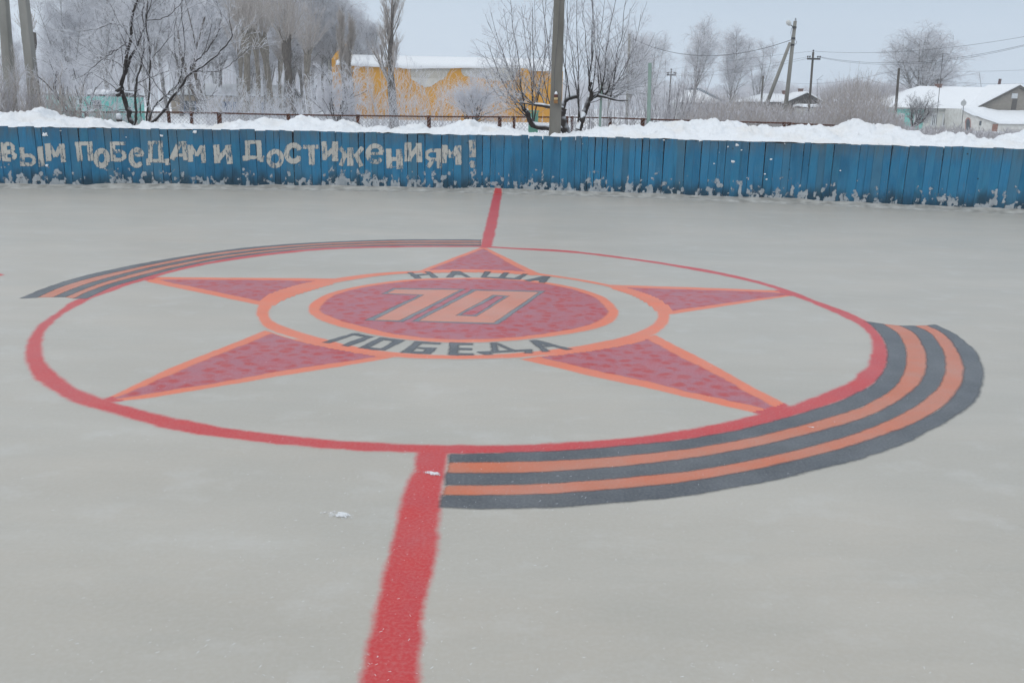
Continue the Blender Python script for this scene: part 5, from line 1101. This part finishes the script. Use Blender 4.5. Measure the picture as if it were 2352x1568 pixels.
pole('frosted_mast', 'thin leaning frosted mast on the skyline above the snowy roof', 2249.5, 167, 2253.5, 198, 108, .09, .03, simple('rimed_steel', (.35, .36, .38), (.5, .5, .52), .8, 6), 'mast', 5)
def antenna(label, top, bot, Y_, bars, r_=.018):
    e_, g0, t_ = pole('television_antenna', label, *top, *bot, Y_, r_, r_ * .8, METALD, 'antenna', 5)
    for (x0, y0, x1, y1) in bars: 
        mb = MB(); mb.tube([at(x0, y0, Y_), at(x1, y1, Y_)], r_ * .6, 4); mb.build('antenna_bar', METALD, e_)
antenna('tall thin television antenna in front of the snowy house roof', (2166, 122), (2151.7, 270), 84, [(2162, 123.5, 2179, 124.5), (2160, 150, 2171, 150)], .032)
antenna('small television antenna behind the dark gabled house', (1877, 183), (1877, 229), 116, [(1875, 183, 1888, 183), (1878, 183, 1891, 173)], .03)
# wires
def wire(label, ends, sag, r_=.010, g_='overhead wires'):
    (x0, y0, Y0), (x1, y1, Y1) = ends; a, b = at(x0, y0, Y0), at(x1, y1, Y1); t = np.linspace(0, 1, 24)[:, None]
    P = a + (b - a) * t; P[:, 2] -= (4 * t * (1 - t))[:, 0] * sag; tw = Twigs(); tw.add(P, np.full(24, r_ * .7), 4)
    tag(link('overhead_wire', tw.mesh('overhead_wire'), None, CABLE), label, 'wire', g_)
wire('thick sagging cable running left from the braced pole past the frosted birches', ((1820, 91, 50), (1446, 86, 62)), 1.0, .02)
wire('upper wire running right from the dark timber pole over the teal house', ((1868, 118, 62), (2420, 72, 48)), .45, .011)
wire('middle wire running right from the dark timber pole over the teal house', ((1882, 131, 62), (2420, 86, 47)), .75, .012)
wire('wire close under the middle one, running right from the dark timber pole', ((1878, 131.5, 62), (2420, 88, 45)), .80, .010)
wire('upper wire running left from the dark timber pole to the birches', ((1868, 118, 62), (1541, 160, 105)), -.1, .011)
wire('second wire running left from the dark timber pole to the birches', ((1853, 131.5, 62), (1532, 169, 105)), .3, .010)
wire('third wire running left from the dark timber pole to the birches', ((1857, 134, 62), (1536, 172, 105)), .5, .010)
wire('thin wire behind the broad birch, high over the snowy house roof', ((2065, 161, 60), (2420, 157, 66)), .15, .009)
wire('thin wire low over the chimney of the snowy house', ((2065, 172, 60), (2420, 187, 66)), .35, .009)
wire('faint wire crossing behind the dark timber pole to the slim pole', ((2065, 160, 60), (1753, 180, 92)), .7, .010)

def sub(o, par): o.parent = par; o.location = (0, 0, 0)
# ------------------------------------------------------------------ buildings
def quad_ext(mb, pts, Y0, Y1):
    """front outline given as survey points at Y0, carried straight back to Y1"""
    P = [at(x, y, Y0) for x, y in pts]; mb.prism([tuple(p) for p in P], (0, Y1 - Y0, 0))
# long yellow hall
YB = 85.0
HB = empty('yellow_hall', (*at(1000, 275, YB)[:2], .4), 'long ochre-yellow hall with snow on the roof and bare brick where the plaster fell', 'building')
xl, xm, xr = [float(at(a, 260, YB)[0]) for a in (776, 778, 1290)]; ze = float(at(1000, 151, YB)[2]); zl_ = ze; zr = float(at(1000, 131, YB + 6)[2])
mb = MB(); mb.box(xl, xr, YB, YB + 12, .1, ze); mb.build('wall', YELLOW, HB)
mb = MB(); z_ = float(at(770, 121, YB)[2]); mb.prism([(xl - .003, YB - .25, .1), (xl - .003, YB - .25, z_ - .6), (xl - .003, YB + 1.5, z_), (xl - .003, YB + 6, zr + 1.0), (xl - .003, YB + 12.3, ze - .2), (xl - .003, YB + 12.3, .1)], (-.38, 0, 0)); mb.build('end_wall', YELLOW, HB)
mb = MB(); mb.prism([(xl, YB + .01, ze + .003), (xl, YB + 6, zr - .18), (xl, YB + 11.99, ze + .003)], (xr - xl, 0, 0)); mb.build('roof', simple('asbestos_roof', (.22, .22, .22), (.30, .30, .29), .9, 3), HB)
xs = np.linspace(xl + .02, xr, 240); n_ = len(xs); lip = .22 + .20 * fbm(xs * .6, 0 * xs, 4, 3) + .10 * np.sin(xs * .5); hole_ = ((xs > float(at(1125, 150, YB)[0])) & (xs < float(at(1215, 150, YB)[0]))); lip[hole_] *= .45
rows_ = [(YB - .28 + .3 * hole_, ze - lip * .75), (YB - .40 + .35 * hole_, ze - lip * .25), (YB - .30 + .3 * hole_, ze + .16), (YB + .1 + 0 * xs, ze + .30), (YB + 3 + 0 * xs, (ze + zr) / 2 + .22), (YB + 6 + 0 * xs, zr + .05), (YB + 6.4 + 0 * xs, zr - .12)]
V_ = np.stack([np.stack([xs, y_ + 0 * xs, z_ + 0 * xs], 1) for y_, z_ in rows_], 1)
world_child(link('roof_snow', np_mesh('roof_snow', V_, grid_quads(n_, 7)), None, SNOW, True), HB)
m8 = lambda x, y: (712 + x * .24414, 114.8 + y * .24414)
def patch(pts, nm, m, dy):
    mb = MB(); r_ = smooth_ring(np.array(pts, float), 3); r_ = r_ + np.random.default_rng(len(pts)).normal(0, 2.2, r_.shape); P = [at(*m8(x, y), YB - dy) for x, y in r_][::-1]
    mb.prism([tuple(p) for p in P], (0, dy - .002, 0)); mb.build(nm, m, HB)
patch([(958, 162), (1100, 164), (1308, 166), (1300, 215), (1272, 262), (1215, 290), (1160, 328), (1110, 350), (1070, 330), (1000, 300), (952, 262)], 'bare_brick', BRICK_W, .03)
patch([(1440, 168), (1700, 160), (1985, 150), (1945, 205), (1930, 258), (1880, 285), (1780, 290), (1660, 275), (1600, 262), (1500, 255), (1440, 235)], 'bare_brick', BRICK_W, .03)
patch([(948, 262), (1100, 268), (1270, 264), (1215, 290), (1160, 330), (1108, 352), (1070, 345), (1000, 305)], 'plaster_patch', PLASTW, .05)
patch([(1700, 262), (1800, 270), (1925, 262), (1880, 287), (1780, 292), (1690, 280)], 'plaster_patch', PLASTW, .05)
# teal shed at the left
def block(name, label, px0_, px1_, ye, yb, Y_, depth, m, roof_rise=.6, cat='building', snow=.18, over=.2):
    a, b = at(px0_, ye, Y_), at(px1_, ye, Y_); zb = min(float(at(px0_, yb, Y_)[2]), GZ) - .2; x0, x1 = float(a[0]), float(b[0]); z1 = float(a[2] + b[2]) / 2
    e_ = empty(name, ((x0 + x1) / 2, Y_, zb), label, cat); mb = MB(); mb.box(x0, x1, Y_, Y_ + depth, zb, z1); mb.build('wall', m, e_)
    mb = MB(); mb.prism([(x0 - over, Y_ - over, z1 + .003), (x0 - over, Y_ - over, z1 + .08), (x0 - over, Y_ + depth / 2, z1 + roof_rise), (x0 - over, Y_ + depth + over, z1 + .08), (x0 - over, Y_ + depth + over, z1 + .003)], (x1 - x0 + 2 * over, 0, 0)); mb.build('roof', DARKW, e_)
    mb = MB(); mb.prism([(x0 - over - .03, Y_ - over - .05, z1 + .083), (x0 - over - .03, Y_ - over - .05, z1 + .083 + snow), (x0 - over - .03, Y_ + depth / 2, z1 + roof_rise + snow), (x0 - over - .03, Y_ + depth + over, z1 + .083 + snow), (x0 - over - .03, Y_ + depth + over, z1 + .083), (x0 - over - .03, Y_ + depth / 2, z1 + roof_rise + .003)], (x1 - x0 + 2 * over + .06, 0, 0)); mb.build('roof_snow', SNOW, e_)
    return e_, x0, x1, z1, zb
TS, x0, x1, z1, zb = block('teal_shed', 'low teal-painted shed with snowy roof behind the brown shrubs at the left', 104, 236, 220, 256, 46, 5, TEAL, .25, 'shed', .10, .05)
mb = MB(); mb.box(x1 - .55, x1 - .12, 45.96, 45.998, z1 - .62, z1 - .2); mb.build('window', GLASS, TS)
BH, x0, x1, z1, zb = block('beige_house', 'long low beige house with blue joinery behind the lopped poplars', 392, 648, 222, 252, 92, 8, BEIGE, 1.1)
for q, ww, hh, m in [(.12, .9, 1.4, GLASS), (.22, .9, 1.9, GLASS), (.50, 1.0, 1.2, BLUEP), (.60, 1.0, 1.2, BLUEP), (.86, 1.1, 2.0, BLUEP)]:
    xc = x0 + (x1 - x0) * q; mb = MB(); mb.box(xc - ww / 2, xc + ww / 2, 91.94, 91.997, z1 - .5 - hh, z1 - .5); o = mb.build('window' if hh < 1.8 else 'door', m, BH)
    mb = MB(); mb.box(xc - .04, xc + .04, 91.9, 91.937, z1 - .5 - hh, z1 - .5); sub(mb.build('bar', BLUEP, BH), o)
# grey hip-roofed house behind the birches
YG = 118
GH = empty('grey_roof_house', (*at(1620, 250, YG)[:2], .5), 'house with snowy hipped roof and dark ridge behind the slender birch', 'house')
a, b = at(1560, 237, YG), at(1668, 237, YG); z1 = float(a[2] + b[2]) / 2; rz_ = float(at(1607, 206.5, YG + 3)[2]); x0, x1 = float(a[0]), float(b[0]); xa, xb = float(at(1575, 208, YG + 3)[0]), float(at(1609, 206, YG + 3)[0])
mb = MB(); mb.box(x0 + .4, x1 - .4, YG + .4, YG + 8, .2, z1 - .02); mb.build('wall', PALE, GH)
mb = MB(); A_, B_, C_, D_ = (x0, YG, z1), (x1, YG, z1), (x1, YG + 8.4, z1), (x0, YG + 8.4, z1); E_, F_ = (xa, YG + 4, rz_), (xb, YG + 4, rz_)
for f in ((A_, B_, F_, E_), (B_, C_, F_), (C_, D_, E_, F_), (D_, A_, E_), (D_, C_, B_, A_)): mb.face(f)
mb.build('roof', SNOW, GH)
mb = MB(); mb.tube([Vector(F_) + Vector((0, 0, .1)), Vector(B_) + Vector((0, 0, .1))], .17, 5); mb.tube([Vector(E_) + Vector((0, 0, .1)), Vector(F_) + Vector((0, 0, .1))], .15, 5); mb.build('ridge_cap', simple('slate_blue_ridge', (.12, .16, .20), (.18, .22, .26), .8, 4), GH)
mb = MB(); mb.box(x0 + .02, x1 - .02, YG - .05, YG - .003, z1 - .25, z1 + .03); mb.build('eave_board', METALD, GH)
# dark gabled timber house
YD = 104
DH = empty('timber_house', (*at(1800, 250, YD)[:2], .5), 'dark weathered timber gable house with snowy roof and two brick chimneys', 'house')
ap = at(1852, 214.5, YD); gl = at(1809, 235, YD); gr = at(1889, 235.5, YD); zb = .2
xL = float(at(1716, 232, YD)[0]); zg = float(gl[2])
mb = MB(); gm = at(1877, 246, YD)
mb.prism([(float(gl[0]) + .3, YD, zb), (float(gr[0]) - .5, YD, zb), (float(gr[0]) - .5, YD, zg), (float(ap[0]), YD, float(ap[2]) - .15), (float(gl[0]) + .3, YD, zg)][::-1], (0, 5, 0)); mb.build('gable_wall', DARKW, DH)
mb = MB(); mb.box(xL + .3, float(gl[0]) + .29, YD + 1.2, YD + 7, zb, zg - .02); mb.build('wall', DARKW, DH)
# roof of the long wing: front slope up to the ridge
rzz = float(at(1790, 215.5, YD + 5)[2]); xrl = float(at(1752, 216, YD + 5)[0])
mb = MB(); A_ = (xL, YD + .8, zg - .05); B_ = (float(gl[0]) + .1, YD + .8, zg + .05); E_ = (xrl, YD + 5, rzz); F_ = (float(ap[0]), YD + 5, rzz); D_ = (xL, YD + 9, zg); C_ = (float(gr[0]), YD + 9, zg)
for f in ((A_, B_, F_, E_), (E_, F_, C_, D_), (D_, A_, E_)): mb.face(f)
for z_ in (.25,):
    mb.prism([(float(gl[0]) - .4, YD - .35, zg - .15), (float(gl[0]) - .4, YD - .35, zg + .12), (float(ap[0]), YD - .35, float(ap[2]) + .22), (float(ap[0]), YD - .35, float(ap[2]) - .02)][::-1], (0, 5.4, 0))
    mb.prism([(float(ap[0]) + .003, YD - .35, float(ap[2]) - .02), (float(ap[0]) + .003, YD - .35, float(ap[2]) + .20), (float(gr[0]) + .8, YD - .35, zg - .12), (float(gr[0]) + .8, YD - .35, zg - .35)][::-1], (0, 5.4, 0))
rf = mb.build('roof', SNOW, DH)
mb = MB()
mb.prism([(float(gl[0]) - .4, YD - .38, zg - .30), (float(gl[0]) - .4, YD - .38, zg - .06), (float(ap[0]), YD - .38, float(ap[2]) + .05), (float(ap[0]), YD - .38, float(ap[2]) - .16)][::-1], (0, .2, 0))
mb.prism([(float(ap[0]) + .003, YD - .38, float(ap[2]) - .16), (float(ap[0]) + .003, YD - .38, float(ap[2]) + .05), (float(gr[0]) + .5, YD - .38, zg - .14), (float(gr[0]) + .5, YD - .38, zg - .40)][::-1], (0, .2, 0)); mb.build('bargeboard', simple('black_timber', (.02, .02, .022), (.04, .04, .04), .9, 5), DH)
for a_, b_, y0, y1 in [(1834, 1843, 204, 216), (1797.5, 1804.5, 208.5, 217)]:
    p, q = at(a_, y1, YD + 5), at(b_, y0, YD + 5); mb = MB(); mb.box(float(p[0]), float(q[0]), YD + 4.7, YD + 5.3, float(p[2]) - .4, float(q[2]) - .12); mb.box(float(p[0]) - .05, float(q[0]) + .05, YD + 4.65, YD + 5.35, float(q[2]) - .117, float(q[2])); o = mb.build('chimney', BRICKR, DH)
sh, x0, x1, z1, zb = block('snowy_shed', 'small pale-blue edged shed roof in the reeds before the dark gabled house', 1845, 1880, 249, 262, 78, 2.5, PALE, .2, 'shed', .16, .1)

# right-hand house: teal and pale plank front, big snowy roof, brick gable wing, whitewashed lean-to
YH = 95.0
RH = empty('village_house', (*at(2180, 297, YH)[:2], .3), 'long village house with teal and pale walls, big snowy roof and grey brick gable', 'house')
mh = lambda x, y: (2009.8 + x * .14551, 149.3 + y * .14551)
def H3(x, y, Y_=YH): return at(*mh(x, y), Y_)
eL, eT, eR = H3(118, 662), H3(790, 676), H3(1385, 690); zE = float(H3(700, 676)[2]); zB = .05
xW0, xT, xR = float(eL[0]) + .25, float(eT[0]), float(eR[0])
mb = MB(); mb.box(xW0, xT - .002, YH, YH + 9, zB, zE); mb.build('teal_wall', TEAL, RH)
mb = MB(); mb.box(xT, xR + 14, YH - .02, YH + 9, zB, zE); mb.build('pale_wall', PALE, RH)
mb = MB(); zq = float(H3(900, 752)[2]); mb.box(xT, xR - .02, YH - .10, YH - .023, zq, zq + .07); mb.build('trim_band', WHITEW, RH)
mb = MB(); zq = float(H3(900, 1020)[2]); mb.box(xW0 + 6, xR, YH - .14, YH - .025, zq - .12, zq); mb.build('plinth_edge', METALD, RH)
for xa_, xb_, ya_, yb_ in [(622, 692, 785, 925), (890, 955, 785, 955), (1068, 1140, 788, 955), (1305, 1375, 792, 965), (380, 440, 785, 925)]:
    p, q = H3(xa_, yb_), H3(xb_, ya_); x0, x1, z0, z1 = float(p[0]), float(q[0]), float(p[2]), float(q[2])
    fr_o = MB()
    for (a1, b1, c1, d1) in ((x0 - .14, x0, z0 - .12, z1 + .12), (x1, x1 + .14, z0 - .12, z1 + .12), (x0 + .002, x1 - .002, z1, z1 + .12), (x0 + .002, x1 - .002, z0 - .12, z0), ((x0 + x1) / 2 - .04, (x0 + x1) / 2 + .04, z0 + .002, z1 - .002)):
        fr_o.box(a1, b1, YH - .10, YH - .024, c1, d1)
    fo = fr_o.build('window', WHITEP, RH); g2 = MB(); g2.box(x0, x1, YH - .06, YH - .023, z0, z1); sub(g2.build('pane', GLASS, RH), fo)
# main roof: hip on the left, ridge running right into the gable wing
YR = YH + 5.0; r0_ = at(*mh(700, 362), YR); r1_ = at(*mh(2250, 335), YR); zR = float(r0_[2] + r1_[2]) / 2; xr0, xr1 = float(r0_[0]), float(r1_[0]) + 6
mb = MB(); A_ = (float(eL[0]), YH - .35, zE - .02); B_ = (xr1, YH - .35, zE - .02); F_ = (xr1, YR, zR); E_ = (xr0, YR, zR); C_ = (xr1, YR + 5.4, zE); D_ = (float(eL[0]), YR + 5.4, zE)
for f in ((A_, B_, F_, E_), (E_, F_, C_, D_), (D_, A_, E_), (B_, C_, F_)): mb.face(f)
mb.build('roof_snow', SNOW, RH)
mb = MB(); mb.box(float(eL[0]) + .03, xR + .2, YH - .37, YH - .29, zE - .16, zE - .025); mb.build('eave_board', simple('grey_eave', (.2, .21, .2), (.3, .3, .29), .9, 6), RH)
# gable wing
YW = YH - 1.0
gA, gL, gR_ = H3(2262, 335, YW), H3(1600, 678, YW), H3(2352 + 560, 690, YW); gbz = float(H3(2000, 716, YW)[2])
xA = float(gA[0]); xGL = float(gL[0]); xGR = 2 * xA - xGL; zA = float(gA[2]); zG = float(gL[2])
mb = MB(); mb.prism([(xGL, YW, gbz - 1.6), (xGR, YW, gbz - 1.6), (xGR, YW, zG), (xA, YW, zA - .1), (xGL, YW, zG)][::-1], (0, 6, 0)); mb.build('gable_wall', BRICK_G, RH)
mb = MB()
for sg, xe in ((-1, xGL), (1, xGR)):
    mb.prism([(xA + .002 * sg, YW - .32, zA), (xA + .002 * sg, YW - .32, zA + .26), (xe + sg * .5, YW - .32, zG - .06), (xe + sg * .5, YW - .32, zG - .26)][::sg], (0, 6.4, 0))
mb.build('wing_roof_snow', SNOW, RH)
mb = MB()
for sg, xe in ((-1, xGL), (1, xGR)):
    mb.prism([(xA + .002 * sg, YW - .36, zA - .16), (xA + .002 * sg, YW - .36, zA + .10), (xe + sg * .5, YW - .36, zG - .14), (xe + sg * .5, YW - .36, zG - .38)][::sg], (0, .25, 0))
mb.build('bargeboard', DARKW, RH)
def box_h(nm, xa_, xb_, ya_, yb_, m, dy, parent=RH, Y_=YW, th=.05):
    p, q = H3(xa_, yb_, Y_), H3(xb_, ya_, Y_); mb = MB(); mb.box(float(p[0]), float(q[0]), Y_ - dy - th, Y_ - dy, float(p[2]), float(q[2])); o = mb.build(nm, m, parent); return o
box_h('loft_door', 2142, 2248, 532, 716, DARKW, .003); box_h('loft_panel', 2150, 2254, 450, 529, WHITEP, .003)
# whitewashed lean-to in front
YL = YH - 4.0
def L3(x, y): return H3(x, y, YL)
ptsL = [(1386, 1080), (2500, 1080), (2500, 912), (1962, 908), (1860, 872), (1700, 820), (1550, 778), (1388, 692)]
mb = MB(); mb.prism([tuple(L3(x, y)) for x, y in ptsL][::-1] if False else [tuple(L3(x, y)) for x, y in ptsL], (0, 4 - .03, 0)); mb.build('lean_to_wall', WHITEW, RH)
# its lumpy snow roof: front edge follows the wall top, back edge climbs to the main roof and the gable foot
fx_ = np.array([1370, 1460, 1550, 1620, 1700, 1780, 1860, 1962, 2100, 2250, 2500]); fyy = np.array([680, 728, 772, 782, 815, 842, 868, 903, 906, 908, 906]); byy = np.array([676, 674, 668, 664, 668, 690, 706, 716, 720, 722, 722])
tq = np.linspace(0, 1, 8); grid = []
for x_, f_, b_ in zip(np.interp(np.linspace(0, 10, 41), range(11), fx_), np.interp(np.linspace(0, 10, 41), range(11), fyy), np.interp(np.linspace(0, 10, 41), range(11), byy)):
    a, b = H3(x_, f_, YL - .25), H3(x_, b_, YW - .36); col = [a - np.array([0, 0, .16])] + [a * (1 - q) + b * q + np.array([0, 0, .10 * math.sin(q * 3.1) + .05 * float(vn(x_ * .02, q * 4, 3))]) for q in tq]; grid.append(col)
world_child(link('lean_to_snow', np_mesh('lean_to_snow', np.array(grid), grid_quads(41, 9)), None, SNOW, True), RH)
mb = MB(); mb.tube([H3(x_, f_ + 8, YL - .2) for x_, f_ in zip(fx_, fyy)], .06, 5); mb.build('lean_to_eave', DARKW, RH)
# arched window, door, low opening on the lean-to
pr = [(1425, 1045), (1515, 1045), (1515, 900), (1505, 860), (1490, 838), (1470, 830), (1450, 838), (1435, 862), (1425, 900)]
mb = MB(); mb.prism([tuple(H3(x, y, YL - .05)) for x, y in pr], (0, .047, 0)); mb.build('arched_surround', simple('faded_red_paint', (.30, .13, .11), (.42, .26, .23), .9, 3), RH)
pr2 = [(1440, 1040), (1500, 1040), (1500, 905), (1490, 868), (1470, 850), (1450, 868), (1440, 905)]
mb = MB(); mb.prism([tuple(H3(x, y, YL - .08)) for x, y in pr2], (0, .028, 0)); mb.build('arched_window', GLASS, RH)
box_h('window', 1640, 1682, 885, 955, GLASS, .003, RH, YL); box_h('door', 1835, 1940, 935, 1078, simple('brown_red_boards', (.22, .10, .07), (.32, .17, .13), .9, 6), .003, RH, YL)
# chimneys, dish
p, q = at(*mh(967, 352), YR), at(*mh(1036, 302), YR); mb = MB(); mb.box(float(p[0]), float(q[0]), YR - .35, YR + .35, float(p[2]) - .6, float(q[2]) - .1); mb.box(float(p[0]) - .06, float(q[0]) + .06, YR - .41, YR + .41, float(q[2]) - .097, float(q[2])); ch = mb.build('chimney', BRICKR, RH)
for x_ in (985, 1030):
    a = at(*mh(x_, 300), YR); mb = MB(); mb.lathe((float(a[0]), YR, float(a[2])), [(.05, 0), (.05, .3), (.22, .32), (.12, .5), (.02, .56)], 8); sub(mb.build('cowl', METALD, RH), ch)
p, q = at(*mh(1942, 338), YR), at(*mh(1978, 222), YR); mb = MB(); cxx = float(p[0] + q[0]) / 2; mb.tube([(cxx, YR, float(p[2]) - .5), (cxx + .05, YR, float(q[2]))], .15, 10); mb.build('flue_pipe', simple('rusted_flue', (.10, .045, .045), (.06, .03, .035), .8, 5), RH, True)
sdish = H3(1392, 604, YL - .6); DI = empty('satellite_dish', (float(sdish[0]), YL - .6, .4), 'round grey satellite dish on a mast before the corner of the snowy-roofed house', 'satellite dish')
mb = MB(); n0 = 14; rr_ = 5.9 * mpp(YL)
for k, (r_, d_) in enumerate([(rr_, -.10), (rr_ * .7, -.03), (rr_ * .35, .0)]):
    for i in range(n0): a = 2 * math.pi * i / n0; mb.v.append((float(sdish[0]) + r_ * math.cos(a), float(sdish[1]) + d_, float(sdish[2]) + r_ * math.sin(a)))
for k in range(2):
    for i in range(n0): j = (i + 1) % n0; mb.f.append((k * n0 + i, k * n0 + j, (k + 1) * n0 + j, (k + 1) * n0 + i)); mb.mi.append(0)
mb.f.append(tuple(range(2 * n0, 3 * n0))); mb.mi.append(0); o = mb.build('reflector', DISH, DI, True); so = o.modifiers.new('solid', 'SOLIDIFY'); so.thickness = .03
a, b = H3(1406, 540, YL - .5), H3(1378, 870, YL - .5); mb = MB(); mb.tube([b + (b - a) * .8, a], .03, 6); mb.build('mast', METALD, DI)

# ------------------------------------------------------------------ frosty air
mb = MB(); mb.box(-330, 330, -60, 420, -1.2, 42)
m = bpy.data.materials.new('frosty_air'); m.use_nodes = True; t = m.node_tree; t.nodes.clear(); o_ = t.nodes.new('ShaderNodeOutputMaterial'); v_ = t.nodes.new('ShaderNodeVolumePrincipled')
v_.inputs['Color'].default_value = (1., 1., 1., 1); v_.inputs['Density'].default_value = .0011; v_.inputs['Anisotropy'].default_value = .0; t.links.new(v_.outputs[0], o_.inputs['Volume'])
tag(mb.build('haze', m), None, None, kind='stuff')
